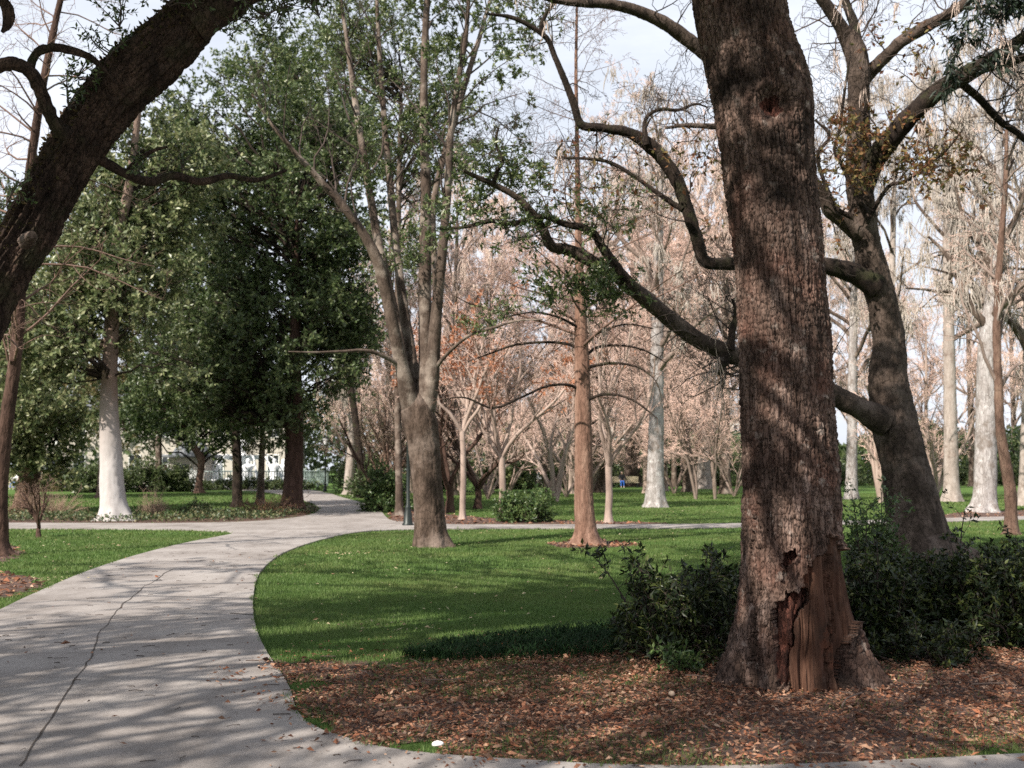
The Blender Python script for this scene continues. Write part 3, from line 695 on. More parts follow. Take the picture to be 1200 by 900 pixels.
def out_of_view(c, rpx=0, m=25):
    c = np.asarray(c); px, py = proj(c); y = c[..., 1]
    pad = rpx * F / np.maximum(np.abs(y), .5)
    return (y < .3) | (py < -m - pad) | (px < -m - pad) | (px > 1200 + m + pad)

def clump_crown(root, base, tr_pts, centers, cr, leaf_n, size, lmat, seed, bark, h0=.35, twig_n=9, lrad=.05, asp=.42, leaf_mask=None, upn=.5, droop=0., limb_mat=None, shoot_lvl=1, bend=.25):
    """limbs from the trunk to each foliage clump, twigs inside the clump, leaves on the twigs"""
    g = np.random.default_rng(seed); centers = np.asarray(centers); n = len(centers)
    tp = np.asarray(tr_pts); z0, z1 = tp[:, 2].min(), tp[:, 2].max()
    hd = np.linalg.norm(centers[:, :2] - np.array([np.interp(centers[:, 2], tp[:, 2], tp[:, k]) for k in (0, 1)]).T, axis=1)
    za = np.clip(centers[:, 2] - .55 * hd - g.uniform(0, .6, n), z0 + h0 * (z1 - z0), z1 - .05)
    A = np.stack([np.interp(za, tp[:, 2], tp[:, 0]), np.interp(za, tp[:, 2], tp[:, 1]), za], -1)
    K = 9; t = np.linspace(0, 1, K)[None, :, None]
    mid = (A + centers) / 2 + g.normal(size=A.shape) * (.12 * hd + .1)[:, None]; mid[:, 2] += bend * hd * .4
    Pm = (1 - t) ** 2 * A[:, None] + 2 * t * (1 - t) * mid[:, None] + t ** 2 * centers[:, None]
    Pm[:, 1:-1] += g.normal(size=(n, K - 2, 3)) * (.02 * hd + .02)[:, None, None]
    Lm = hd + .5
    Rm = (lrad * np.minimum(1.3, Lm / 4) * g.uniform(.7, 1.2, n))[:, None] * np.linspace(1, .22, K)[None]
    mb = MB(); mb.add(*tubes(Pm, Rm, 6))
    Q1, r1 = grow(Pm, Rm, twig_n, t=(.55, 1.0), ang=(25, 80), absL=cr, K=5, wig=.2, up=.15, rr=.55, lt=.1, g=g)
    mb.add(*tubes(Q1, np.maximum(r1, .004), 3))
    Q2, r2 = grow(Q1, r1, 4, t=(.3, 1.0), ang=(25, 70), absL=cr * .45, K=4, wig=.2, up=.1, rr=.6, lt=.2, g=g)
    limbs = mb.build('branches', limb_mat or M['oak_dark'], root, True, base)
    mb = MB(); mb.add(*tubes(Q2, np.maximum(r2, .003), 3))
    tw = mb.build('crown', M['twig_dark'], root, True, base)
    mb = MB(); leaves_on(mb, Q2, leaf_n, size, t=(.1, 1.05), g=g, asp=asp, upn=upn, mask=leaf_mask, droop=droop)
    lv = mb.build('foliage', lmat, tw, False, base)
    return limbs, tw, lv

def ellipsoid_centers(cs, n, g, shell=.35):
    """cs: list of (center xyz, radii xyz, weight)"""
    out = []
    ws = np.array([c[2] for c in cs], float); ws /= ws.sum()
    for (c, rd, w), k in zip(cs, (ws * n).round().astype(int)):
        d = nrm(g.normal(size=(k, 3))); rr = g.uniform(shell ** 3, 1, k) ** (1 / 3)
        out.append(np.array(c) + d * rr[:, None] * np.array(rd))
    return np.concatenate(out)

# crown of the big tree: above the picture, it shades the bed
g = np.random.default_rng(21)
cs = ellipsoid_centers([((top[0] - .5, top[1] - .3, 9.6), (7.0, 6.5, 2.8), 1), ((.8, 13.0, 9.2), (5.2, 4.2, 1.5), .6)], 210, g, .3); cs = canopy_gaps(cs[out_of_view(cs, .9)])  # second lobe added out of view to shade the right oak
for k, (ax, ay, az, rr) in enumerate(((-3.5, -1.5, 2.6, .17), (3.2, 1.2, 2.4, .18), (.6, 3.2, 3.0, .16), (-.5, -3.4, 2.7, .15))):
    p0 = top + np.array([0, 0, -.5]); mb = MB(); add_stem(mb, [p0, top + np.array([ax * .3, ay * .3, .35 * az + .2]), top + np.array([ax * .65, ay * .65, .7 * az]), top + np.array([ax, ay, az])], [.24, rr, rr * .8, rr * .45], ds=.08, cols=20, cell=.07, seed=40 + k); part(mb, 'limb', M['big_bark'], BIG, base)
clump_crown(BIG, base, np.array([top + [0, 0, -.6], top, top + [0, 0, 2.2]]), cs, 1.1, 9, .15, M['leaf_mid'], 22, M['oak_dark'], h0=.0, twig_n=8, lrad=.08)

# ------------------------------------------------------------------ leaning oak at the left edge
LY = 8.0
base = gp(-205, 809); base[2] = 0; base = at(-205, 809, LY); base[2] = 0
OAK = tree_root('live_oak', base, 'dark mossy leaning oak limb rising from the left edge to the top')
tr = [(-205, 830, 190), (-200, 770, 165), (-185, 690, 140), (-150, 590, 118), (-105, 500, 96), (-50, 405, 78), (-12, 340, 64), (28, 280, 56), (50, 240, 56), (72, 200, 58), (103, 150, 62), (140, 105, 68), (180, 68, 66), (216, 32, 60), (250, -15, 58), (290, -80, 52), (345, -150, 44), (400, -220, 30)]
dyo = lambda t: .0 + .35 * math.sin(t * 3)
pts, rad = trace(tr, LY, dyo)
rad = rad * 1.0
def groove(V, TH, S, P, u, w):
    N = nrm(V - P[:, None]); f = fbm(np.stack([np.cos(TH) * 6, np.sin(TH) * 6, S * 1.3], -1), 3, 91)
    return V + N * (.05 * f)[..., None]
V, q, P, r = stem(pts, rad, ds=.010, cols=250, cell=.034, aniso=2.2, amp=.022, lump=.07, flare=.5, seed=8, extra=groove)
mb = MB(); mb.add(V.reshape(-1, 3), q); oak_trunk = part(mb, 'trunk', M['limb_bark'], OAK, base)
OAKV = V
def limb(root, parent_base, tr, Y, mat, dy=None, ds=.03, cols=26, cell=.05, amp=.01, seed=1, name='limb', lump_=.1):
    p, r_ = trace(tr, Y, dy); mb = MB(); P_, R_ = add_stem(mb, p, r_, ds=ds, cols=cols, cell=cell, amp=amp, lump=lump_, seed=seed)
    part(mb, name, mat, root, parent_base); return P_, R_
oak_limbs = []
oak_limbs.append(limb(OAK, base, [(228, 30, 44), (252, 14, 38), (285, -4, 34), (330, -40, 28), (380, -100, 18)], LY + .2, M['limb_bark'], ds=.02, cols=60, cell=.036, amp=.016, lump_=.2, seed=12))
oak_limbs.append(limb(OAK, base, [(80, 160, 18), (66, 146, 17), (54, 123, 16), (44, 98, 16), (33, 82, 17), (15, 75, 17), (-12, 78, 18), (-60, 66, 18), (-120, 30, 14)], LY, M['limb_bark'], dy=lambda t: -.5 * t, ds=.02, cols=40, cell=.036, amp=.016, lump_=.2, seed=13))
oak_limbs.append(limb(OAK, base, [(34, 84, 11), (42, 64, 11), (60, 56, 11), (85, 60, 10), (106, 68, 9), (122, 82, 6), (140, 100, 3)], LY - .15, M['limb_bark'], dy=lambda t: .2 * t, ds=.02, cols=30, cell=.036, amp=.016, lump_=.2, seed=14))
oak_limbs.append(limb(OAK, base, [(-60, 64, 16), (-42, 10, 15), (-18, -6, 14), (4, 2, 15), (10, 16, 14), (8, 30, 10), (2, 38, 4)], LY - .4, M['limb_bark'], ds=.02, cols=30, cell=.036, amp=.016, lump_=.2, seed=15))
oak_limbs.append(limb(OAK, base, [(98, 172, 18), (118, 187, 13), (148, 204, 12), (176, 213, 11), (204, 206, 10), (236, 213, 9), (268, 206, 8), (300, 211, 6), (335, 200, 4)], LY + .3, M['limb_bark'], dy=lambda t: 1.2 * t, ds=.025, cols=30, cell=.04, seed=16))
oak_limbs.append(limb(OAK, base, [(148, 204, 9), (160, 190, 7), (176, 178, 5), (196, 172, 3)], LY + .6, M['limb_bark'], ds=.025, cols=16, cell=.04, seed=17))
oak_limbs.append(limb(OAK, base, [(31, 283, 20), (35, 279, 16), (38, 275, 9)], LY - .1, M['stem_brown'], dy=lambda t: -.2 * t, ds=.01, cols=40, cell=.04, seed=18, name='cut_stub'))
# resurrection fern and small sprigs on the limb
g = np.random.default_rng(31)
nrow = V.shape[0]; ri = g.integers(int(nrow * .38), nrow - 20, 9000); ci = g.integers(0, V.shape[1], 9000)
p = V[ri, ci]; N_ = nrm(p - P[ri]); k = (N_[:, 2] * .8 - N_[:, 0] * .4 + .9 * fbm(p * 2.4, 3, 7) + .25 * g.normal(size=len(p))) > .22
p, N_ = p[k], N_[k]
mb = MB(); s_ = g.uniform(.02, .055, len(p)); leaves(mb, p - N_ * .004, nrm(N_ * .7 + g.normal(size=p.shape) * .7), nrm(g.normal(size=p.shape)), s_, s_ * .5)
o = mb.build('fern', M['fern'], oak_trunk, False, base); o['kind'] = 'stuff'
def sprig_cluster(mbt, mbl, pts_, n, L, size, g, nl=9, lv=2, asp=.4, droop=0, up=.1):
    """a few twiggy shoots with leaves around each point"""
    P0 = np.stack([pts_ + g.normal(size=pts_.shape) * .02, pts_ + np.array([0, 0, .04])], 1); R0 = np.full((len(pts_), 2), .008)
    A, ra = grow(P0, R0, n, t=(0, 1), ang=(10, 90), absL=L, K=5, wig=.22, up=up, rr=.8, lt=0, g=g); mbt.add(*tubes(A, np.maximum(ra, .0025), 4))
    if lv > 1:
        B, rb = grow(A, ra, 3, t=(.3, 1), ang=(25, 65), absL=L * .5, K=4, wig=.2, rr=.6, g=g); mbt.add(*tubes(B, np.maximum(rb, .0018), 3)); A = np.concatenate([A[:, :4], B]) if A.shape[1] != 4 else np.r_[A, B]
    leaves_on(mbl, A, nl, size, t=(.2, 1.05), g=g, asp=asp, droop=droop)
mbt, mbl = MB(), MB()
spr = np.array([at(*a) for a in ((128, 66, LY), (140, 36, LY), (92, 92, LY + .1), (200, 8, LY), (80, 128, LY), (8, 240, LY), (160, 190, LY + .6), (215, 200, LY + .9))])
sprig_cluster(mbt, mbl, spr, 6, .26, .045, g, nl=6)
hang = np.array([at(x_, y_, Y_) for x_, y_, Y_ in zip(g.uniform(205, 395, 24), g.uniform(-60, 26, 24), g.uniform(8, 10.5, 24))])
sprig_cluster(mbt, mbl, hang, 6, .42, .055, g, nl=6, droop=.15)
o = part(mbt, 'crown', M['twig_dark'], OAK, base); mbl.build('foliage', M['leaf_dark'], o, False, base)
# the main crown above the picture, and the added shade clumps
cs = ellipsoid_centers([((-4.0, 6.0, 9.3), (7.0, 6.5, 2.4), 1), ((-1.0, 9.0, 9.6), (5, 4, 2.0), .45), ((-8.5, 0, 9.0), (7.5, 6.5, 2.6), 1.1)], 270, g, .25); cs = canopy_gaps(cs[out_of_view(cs, .9)]); SHADE = SHADE[out_of_view(SHADE, .9)]  # last lobe added out of view, widening the crown to shade the path
clump_crown(OAK, base, np.array([pts[-2], pts[-1], pts[-1] + [0, 0, .8]]), SHADE, .5, 12, .12, M['leaf_dark'], 34, M['oak_dark'], h0=.1, twig_n=9, lrad=.05)  # extra unseen clumps, added only to cast shade on lawn and trunks
clump_crown(OAK, base, np.array([pts[-2], pts[-1], pts[-1] + [0, 0, .8]]), cs, 1.1, 9, .14, M['leaf_dark'], 33, M['oak_dark'], h0=.1, twig_n=8, lrad=.08)

# ------------------------------------------------------------------ leaning oak on the right
RY = 19.6
base = gp(1077, 655); base = at(1077, 655, RY); base[2] = 0
RO = tree_root('live_oak', base, 'dark crooked oak behind the right hedge with long bare limbs reaching left')
dyr = lambda t: .25 * math.sin(t * 5)
tr = [(1086, 672, 100), (1080, 650, 80), (1075, 630, 68), (1071, 600, 60), (1064, 565, 56), (1055, 530, 53), (1048, 495, 50), (1043, 460, 48), (1041, 430, 44), (1042, 400, 38), (1036, 365, 35), (1027, 330, 36), (1018, 295, 33), (1012, 260, 31), (1008, 225, 32), (1006, 195, 31), (1006, 160, 27), (1006, 120, 25), (1006, 85, 27), (1003, 62, 25), (1001, 48, 17), (998, 36, 8)]
pts, rad = trace(tr, RY, dyr)
V, q, P, r = stem(pts, rad, ds=.022, cols=110, cell=.06, aniso=2.2, amp=.02, lump=.14, flare=.4, seed=17)
mb = MB(); mb.add(V.reshape(-1, 3), q); ro_trunk = part(mb, 'trunk', M['oak_mid'], RO, base)
ro = []
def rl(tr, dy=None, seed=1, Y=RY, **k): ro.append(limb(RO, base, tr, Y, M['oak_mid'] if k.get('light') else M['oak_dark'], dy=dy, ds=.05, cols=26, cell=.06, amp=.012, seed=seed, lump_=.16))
rl([(1003, 72, 22), (990, 40, 17), (975, 16, 15), (958, -10, 13), (935, -60, 9)], lambda t: -.6 * t, 21, light=1)
rl([(1005, 72, 18), (1001, 30, 12), (991, 2, 10), (978, -50, 7)], lambda t: .8 * t, 22)
rl([(1008, 95, 20), (1030, 74, 16), (1055, 50, 15), (1085, 31, 15), (1110, 18, 14), (1140, -5, 12), (1190, -60, 8)], lambda t: -1.2 * t, 23, light=1)
rl([(1010, 225, 26), (1025, 188, 26), (1045, 161, 25), (1070, 133, 23), (1100, 106, 22), (1132, 87, 20), (1165, 68, 18), (1205, 40, 15), (1270, -5, 10)], lambda t: -2.2 * t, 24)
rl([(1128, 94, 14), (1155, 80, 12), (1182, 74, 11), (1204, 66, 10), (1260, 56, 7)], lambda t: -1.2 - .8 * t, 25)
rl([(1122, 94, 11), (1148, 116, 10), (1172, 142, 9), (1195, 158, 8), (1225, 190, 5)], lambda t: -1.1 + .4 * t, 26)
rl([(1026, 335, 34), (1008, 324, 25), (986, 316, 22), (958, 310, 20), (925, 307, 18), (890, 308, 16), (852, 309, 15), (826, 306, 15), (818, 284, 15), (807, 250, 15), (794, 213, 16), (775, 184, 17), (755, 166, 16), (735, 155, 13), (706, 150, 11), (681, 146, 10), (672, 120, 9), (662, 95, 8), (650, 66, 7), (640, 44, 7), (620, 30, 6), (598, 20, 5), (570, 16, 3)], lambda t: -1.6 * t, 27)
rl([(641, 46, 6), (634, 34, 6), (640, 16, 5), (650, 2, 4), (652, -20, 3)], lambda t: -1.3, 28)
rl([(758, 170, 8), (755, 150, 6), (760, 135, 5), (775, 128, 5), (795, 129, 4), (815, 122, 3), (830, 126, 2)], lambda t: -1.0, 29)
rl([(800, 246, 8), (788, 238, 7), (766, 223, 6), (744, 207, 5), (716, 191, 4.5), (690, 186, 4), (662, 185, 3.5), (652, 179, 3), (659, 168, 2.5)], lambda t: -1.0 + .5 * t, 30)
rl([(1036, 494, 36), (1014, 482, 26), (992, 471, 24), (970, 459, 23), (930, 442, 22), (884, 427, 22), (852, 413, 21), (822, 400, 20), (795, 382, 20), (766, 358, 19), (742, 338, 18), (720, 321, 17), (692, 305, 15), (666, 293, 14), (646, 288, 13), (634, 264, 10), (620, 245, 9), (604, 230, 8), (580, 217, 7), (560, 208, 6), (543, 200, 4)], lambda t: -2.2 * t, 31, light=1)
rl([(748, 343, 12), (726, 316, 11), (706, 290, 11), (698, 276, 10), (684, 267, 10), (660, 262, 8), (640, 254, 7), (620, 257, 6.5), (600, 262, 6), (576, 259, 5.5), (545, 266, 5), (515, 268, 3)], lambda t: -1.4 - .6 * t, 32)
rl([(578, 217, 6), (583, 200, 5), (589, 188, 5), (581, 168, 4), (584, 150, 3)], lambda t: -2, 33)
rl([(852, 414, 16), (846, 428, 13), (843, 438, 6)], lambda t: -.8, 34); rl([(856, 410, 11), (858, 390, 9), (863, 368, 7), (858, 350, 3)], lambda t: -.8, 35)
rl([(1010, 275, 26), (988, 258, 20), (972, 247, 17), (964, 228, 13), (951, 208, 11), (915, 160, 15), (872, 108, 18), (832, 68, 18), (802, 43, 17), (776, 26, 16), (745, 12, 14), (715, 5, 12), (682, 4, 10), (650, 0, 8), (615, -12, 6)], lambda t: -1.8 * t, 36, light=1)
rl([(885, 160, 9), (860, 150, 8), (830, 148, 7), (802, 147, 5), (780, 150, 3.5)], lambda t: -1.2, 37, light=1)
rl([(1016, 250, 8), (1000, 222, 5), (985, 190, 5), (978, 175, 4), (984, 150, 3.5), (990, 105, 3.5), (997, 60, 2)], lambda t: -.6 - .3 * t, 38)
rl([(1000, 255, 8), (978, 240, 6), (958, 185, 5), (972, 160, 4), (955, 140, 3)], lambda t: -.5, 39)
rl([(1015, 262, 6), (1040, 220, 5), (1060, 213, 4), (1085, 195, 4), (1110, 175, 3), (1128, 152, 2)], lambda t: -.8 * t - .3, 40)
# twigs off every limb
g = np.random.default_rng(51); mbt, mbl, mbr, mbm = MB(), MB(), MB(), MB()
A = []; RA = []
for P_, R_ in ro:
    p_, r_, L_ = resample(P_, R_, 24); A.append(p_); RA.append(r_)
A = np.array(A); RA = np.array(RA)
T1, t1 = grow(A, np.minimum(RA, .06), 14, t=(.1, 1), ang=(35, 85), absL=1.5, K=7, wig=.4, up=.25, rr=.3, lt=.3, g=g)
T2, t2 = grow(T1, t1, 6, t=(.2, 1), ang=(30, 75), absL=.75, K=5, wig=.35, up=.1, rr=.55, g=g)
T3, t3 = grow(T2, t2, 3, t=(.2, 1), ang=(30, 70), absL=.3, K=4, wig=.25, rr=.6, g=g)
for a_, b_ in ((T1, t1), (T2, t2), (T3, t3)): mbt.add(*tubes(a_, np.maximum(b_, .0032), 3))
def near_px(lst, jit=1.):
    def f(p):
        px, py = proj(p); k = np.zeros(len(p), bool)
        for x_, y_, rx_, ry_, pr in lst: k |= ((((px - x_) / rx_) ** 2 + ((py - y_) / ry_) ** 2) < 1) & (g.uniform(size=len(p)) < pr)
        return k
    return f
leaves_on(mbl, T3, 12, .1, g=g, mask=near_px([(690, 356, 70, 22, .9), (575, 215, 70, 50, .7), (540, 260, 60, 50, .7), (660, 270, 80, 30, .5), (600, 30, 60, 40, .5), (720, 250, 60, 60, .2)]), asp=.36)
leaves_on(mbr, T3, 9, .1, g=g, mask=near_px([(1025, 150, 55, 30, .9), (1070, 200, 80, 60, .6), (1000, 230, 70, 70, .45), (1060, 60, 60, 40, .25), (1100, 230, 70, 60, .5), (750, 220, 120, 90, .10), (830, 230, 40, 50, .3)]), asp=.5)
ctr = np.array([at(x_, y_, RY - 1.6) for x_, y_ in ((672, 335), (690, 350), (712, 338), (730, 350), (655, 350), (640, 345), (700, 365), (575, 230), (560, 255), (600, 215), (640, 275), (1200, 10))])
sprig_cluster(mbt, mbl, ctr, 9, .6, .1, g, nl=9, asp=.36)
mo = (T1[:, :, :]); sel = proj(T1[:, 2])[0] > 640; moss_strands(mbm, mo[sel], 4, .8, .009, g=g, keep=.35, spread=.04)
cr = part(mbt, 'crown', M['twig_dark'], RO, base)
mbl.build('foliage', M['leaf_mid'], cr, False, base); o = mbr.build('rust_foliage', M['leaf_rust'], cr, False, base); o['label'] = 'small rust red leaves'
o = part(mbm, 'hanging_moss', M['moss_brown'], RO, base); o['kind'] = 'stuff'
# long drooping leaves near the top right corner, backlit shade put into their colour
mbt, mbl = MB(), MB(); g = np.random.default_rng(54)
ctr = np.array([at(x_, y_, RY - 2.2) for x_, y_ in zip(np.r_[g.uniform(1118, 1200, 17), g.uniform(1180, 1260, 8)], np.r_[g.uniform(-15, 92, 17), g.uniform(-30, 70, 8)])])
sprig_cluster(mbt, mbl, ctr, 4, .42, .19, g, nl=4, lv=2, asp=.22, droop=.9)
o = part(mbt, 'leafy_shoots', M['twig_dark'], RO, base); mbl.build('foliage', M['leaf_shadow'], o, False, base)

# ------------------------------------------------------------------ multi-stemmed tree in the middle
MY = 22.9
base = at(505, 640, MY); base[2] = 0
MS = tree_root('multi_stem_tree', base, 'forked grey brown tree dividing into tall stems on the lawn by the path bend')
pts, rad = trace([(509, 652, 52), (507, 640, 42), (505, 625, 37), (503, 600, 35), (500, 560, 35), (496, 520, 38), (492, 495, 41), (489, 478, 37), (487, 464, 25), (486, 456, 9)], MY)
V, q, P, r = stem(pts, rad, ds=.03, cols=110, cell=.05, aniso=2.2, amp=.018, lump=.08, flare=.2, seed=23)
mb = MB(); mb.add(V.reshape(-1, 3), q); part(mb, 'trunk', M['stem_brown'], MS, base)  # darker bark than the stems: the trunk's shade is put into its colour
st = []
def ml(tr, dy, seed): st.append(limb(MS, base, [(a_, b_, c_ * (.88 if b_ < 440 else 1)) for a_, b_, c_ in tr], MY, M['stem_grey'], dy=dy, ds=.05, cols=26, cell=.06, amp=.008, seed=seed, lump_=.07, name='stem'))
ml([(486, 492, 24), (479, 465, 22), (471, 430, 18), (462, 390, 17), (452, 340, 17), (440, 300, 15), (422, 268, 12), (400, 240, 10.5), (372, 208, 9), (345, 178, 7), (318, 145, 5), (295, 110, 3)], lambda t: -1.5 * t, 61)
ml([(474, 440, 15), (465, 385, 15), (452, 325, 14), (441, 272, 12), (430, 205, 10), (418, 130, 9), (409, 65, 7), (400, 5, 5), (390, -50, 3)], lambda t: 1.5 * t, 62)
ml([(488, 488, 26), (483, 440, 19), (477, 390, 15), (469, 330, 12), (463, 280, 11), (458, 225, 10), (452, 160, 9), (446, 80, 7), (442, 10, 5), (440, -60, 3)], lambda t: 2.2 * t, 63)
ml([(494, 500, 28), (498, 460, 24), (499, 420, 20), (498, 360, 18), (498, 300, 17), (499, 220, 14), (497, 150, 12), (497, 80, 10), (500, 10, 9), (506, -60, 7)], lambda t: .3 * t, 64)
ml([(496, 498, 24), (505, 450, 19), (509, 400, 17), (513, 350, 15), (519, 290, 13), (524, 230, 11), (528, 160, 9), (536, 100, 8), (545, 50, 7), (550, -10, 5), (556, -60, 3)], lambda t: -.8 * t, 65)
ml([(512, 345, 9), (508, 290, 9), (508, 240, 9), (519, 188, 9), (533, 140, 9), (546, 95, 8), (560, 50, 7), (573, 5, 5), (590, -50, 3)], lambda t: .8 + 1.5 * t, 66)
ml([(480, 445, 9), (470, 431, 7), (455, 420, 6), (430, 411, 5), (400, 412, 4), (370, 413, 3), (338, 412, 1.5)], lambda t: -1.5 * t, 67)
ml([(508, 438, 8), (516, 424, 6), (532, 407, 5), (552, 392, 4.5), (578, 384, 4), (606, 376, 3), (636, 374, 1.5)], lambda t: -1.5 * t, 68)
g = np.random.default_rng(61)
A = []; RA = []
for P_, R_ in st:
    p_, r_, L_ = resample(P_, R_, 24); A.append(p_); RA.append(r_)
A = np.array(A); RA = np.array(RA); mbt, mbl = MB(), MB()
T1, t1 = grow(A, np.minimum(RA, .08), 11, t=(.42, 1), ang=(30, 65), absL=2.2, K=7, wig=.18, up=.35, rr=.4, lt=.2, g=g)
k = proj(T1[:, 0])[1] < 300; T1, t1 = T1[k], t1[k]
T2, t2 = grow(T1, t1, 6, t=(.25, 1), ang=(30, 70), absL=.95, K=5, wig=.22, up=.15, rr=.5, g=g)
T3, t3 = grow(T2, t2, 4, t=(.2, 1), ang=(30, 70), absL=.4, K=4, wig=.25, rr=.6, g=g)
for a_, b_ in ((T1, t1), (T2, t2), (T3, t3)): mbt.add(*tubes(a_, np.maximum(b_, .0035), 3))
def clumpy(thr, sc=.8, seed=1, ymax=None):
    def f(p):
        k = fbm(p * sc + seed, 2, seed) > thr
        if ymax is not None: k &= proj(p)[1] < ymax
        return k
    return f
leaves_on(mbl, T3, 22, .095, g=g, mask=clumpy(-.1, .7, 3, 330), asp=.42)
ctr = np.array([at(x_, y_, MY - .7) for x_, y_ in ((470, 310), (478, 300), (490, 312), (462, 300), (500, 296), (484, 320), (560, 392), (575, 384), (600, 376), (590, 372), (548, 395), (625, 370))])
sprig_cluster(mbt, mbl, ctr, 6, .5, .085, g, nl=6)
cr = part(mbt, 'crown', M['twig_dark'], MS, base); mbl.build('foliage', M['leaf_mid'], cr, False, base)

# ------------------------------------------------------------------ reddish straight tree (young cypress)
CY_ = 23.6
base = at(687, 638, CY_); base[2] = 0
CYP = tree_root('bald_cypress', base, 'straight slender reddish trunk standing alone on the lawn near the picture middle')
pts, rad = trace([(688, 646, 46), (687, 636, 36), (686, 618, 25), (684, 580, 22), (684, 540, 21), (683, 480, 20), (682, 430, 18), (681, 390, 16), (679, 330, 11), (678, 280, 8.5), (677, 220, 6.5), (676, 150, 5), (675, 80, 4), (676, 10, 3), (676, -50, 2)], CY_)
V, q, P, r = stem(pts, rad, ds=.03, cols=80, cell=.05, aniso=4, amp=.012, lump=.06, flare=.3, seed=29)
mb = MB(); mb.add(V.reshape(-1, 3), q); part(mb, 'trunk', M['red_bark'], CYP, base)
g = np.random.default_rng(71); lm = []
for i, tr in enumerate(([(681, 412, 6), (668, 404, 5), (640, 401, 4.5), (605, 404, 4), (575, 414, 3), (548, 424, 1.5)], [(682, 458, 6), (665, 451, 5), (640, 453, 4), (610, 466, 4), (578, 478, 4), (545, 466, 3), (518, 468, 1.5)],
       [(684, 420, 6), (700, 407, 5), (728, 405, 4), (756, 411, 3), (780, 425, 1.5)], [(684, 432, 6), (712, 426, 5), (744, 429, 3.5), (768, 446, 2), (776, 470, 1.2)], [(684, 402, 5), (706, 388, 4), (735, 380, 3), (765, 385, 2)],
       [(680, 385, 5), (655, 372, 4), (625, 366, 3), (590, 372, 2)], [(680, 365, 5), (705, 350, 4), (738, 345, 3), (770, 352, 1.5)], [(684, 470, 6), (710, 462, 5), (740, 468, 4), (770, 490, 2)])):
    lm.append(limb(CYP, base, [(a_, b_, c_ * .72) for a_, b_, c_ in tr], CY_, M['oak_dark'], dy=lambda t, s=(-1) ** i: s * 1.2 * t, ds=.06, cols=12, cell=.06, amp=.004, seed=80 + i))
Pt, Rt, _ = resample(pts, rad, 40)
L1, l1 = grow(Pt[None], Rt[None], 42, t=(.33, .98), ang=(60, 95), absL=4.2, K=8, wig=.1, up=.05, trop=-.1, rr=.25, lt=.75, g=g)
for P_, R_ in lm:
    p_, r_, _ = resample(P_, R_, 8); L1 = np.r_[L1, p_[None]]; l1 = np.r_[l1, r_[None]]
mbt = MB(); mbt.add(*tubes(L1[:42], l1[:42], 5))
T2, t2 = grow(L1, l1, 12, t=(.15, 1), ang=(35, 75), L=.34, K=6, wig=.16, rr=.5, trop=-.25, g=g)
T3, t3 = grow(T2, t2, 7, t=(.15, 1), ang=(30, 70), L=.4, K=4, wig=.2, rr=.6, trop=-.3, g=g)
mbt.add(*tubes(T2, np.maximum(t2, .003), 3)); mbt.add(*tubes(T3, np.maximum(t3, .0025), 3))
part(mbt, 'crown', M['twig_red'], CYP, base)

# ------------------------------------------------------------------ thin leaning tree at the left edge
TY = 20.6
base = at(4, 650, TY); base[2] = 0
TH_ = tree_root('slender_tree', base, 'thin dark reddish tree leaning along the left edge of the lawn')
pts, rad = trace([(2, 664, 44), (0, 650, 30), (0, 635, 20), (1, 600, 16), (2, 560, 15), (7, 500, 16), (14, 450, 15), (20, 400, 14), (24, 340, 13), (28, 280, 12), (33, 220, 11), (42, 150, 10), (52, 90, 9), (62, 40, 8), (72, -5, 7), (88, -70, 5)], TY)
mb = MB(); add_stem(mb, pts, rad, ds=.04, cols=60, cell=.05, aniso=3, amp=.01, lump=.08, flare=.3, seed=33); part(mb, 'trunk', M['dark_red'], TH_, base)
Pt, Rt, _ = resample(pts, rad, 40); g = np.random.default_rng(81)
L1, l1 = grow(Pt[None], Rt[None], 46, t=(.3, 1), ang=(45, 85), absL=2.8, K=8, wig=.16, up=.12, rr=.3, lt=.3, g=g)
T2, t2 = grow(L1, l1, 8, t=(.2, 1), ang=(30, 70), L=.4, K=6, wig=.2, rr=.5, g=g)
T3, t3 = grow(T2, t2, 5, t=(.2, 1), ang=(30, 70), L=.45, K=4, wig=.2, rr=.6, g=g)
mb = MB()
for a_, b_ in ((L1, l1), (T2, t2), (T3, t3)): mb.add(*tubes(a_, np.maximum(b_, .0028), 3))
part(mb, 'crown', M['twig_red'], TH_, base)

# ------------------------------------------------------------------ evergreens on the left
def evergreen(name, label, tr, Y, bark, ell, n, lmat, seed, cr=1.1, leaf_n=8, size=.15, cols=60, h0=.3, flare=.4, group=None, ring=.35, thr=None, twig_n=8, lrad=.06, cell=.08):
    base = at(tr[0][0], tr[0][1], Y); base[2] = 0
    root = empty(name, base, label, 'tree', group)
    pts, rad = trace(tr, Y); pts[0][2] = min(pts[0][2], -.05)
    mb = MB(); add_stem(mb, pts, rad, ds=.06, cols=cols, cell=cell, aniso=3, amp=.014, lump=.07, flare=flare, seed=seed); part(mb, 'trunk', bark, root, base)
    g = np.random.default_rng(seed)
    el = []
    for (x_, y_, rx_, ry_, dy_, w_) in ell:
        c = at(x_, y_, Y + dy_); el.append((c, (rx_ * (Y + dy_) / F, rx_ * (Y + dy_) / F * .8, ry_ * (Y + dy_) / F), w_))
    cs = ellipsoid_centers(el, n, g, ring)
    if thr is not None: cs = cs[fbm(cs * .35 + seed, 2, seed) > thr]
    clump_crown(root, base, pts, cs, cr, int(leaf_n * 1.7) + 1, size * 1.06, lmat, seed + 1, bark, h0=h0, twig_n=twig_n, lrad=lrad, asp=.48)
    return root

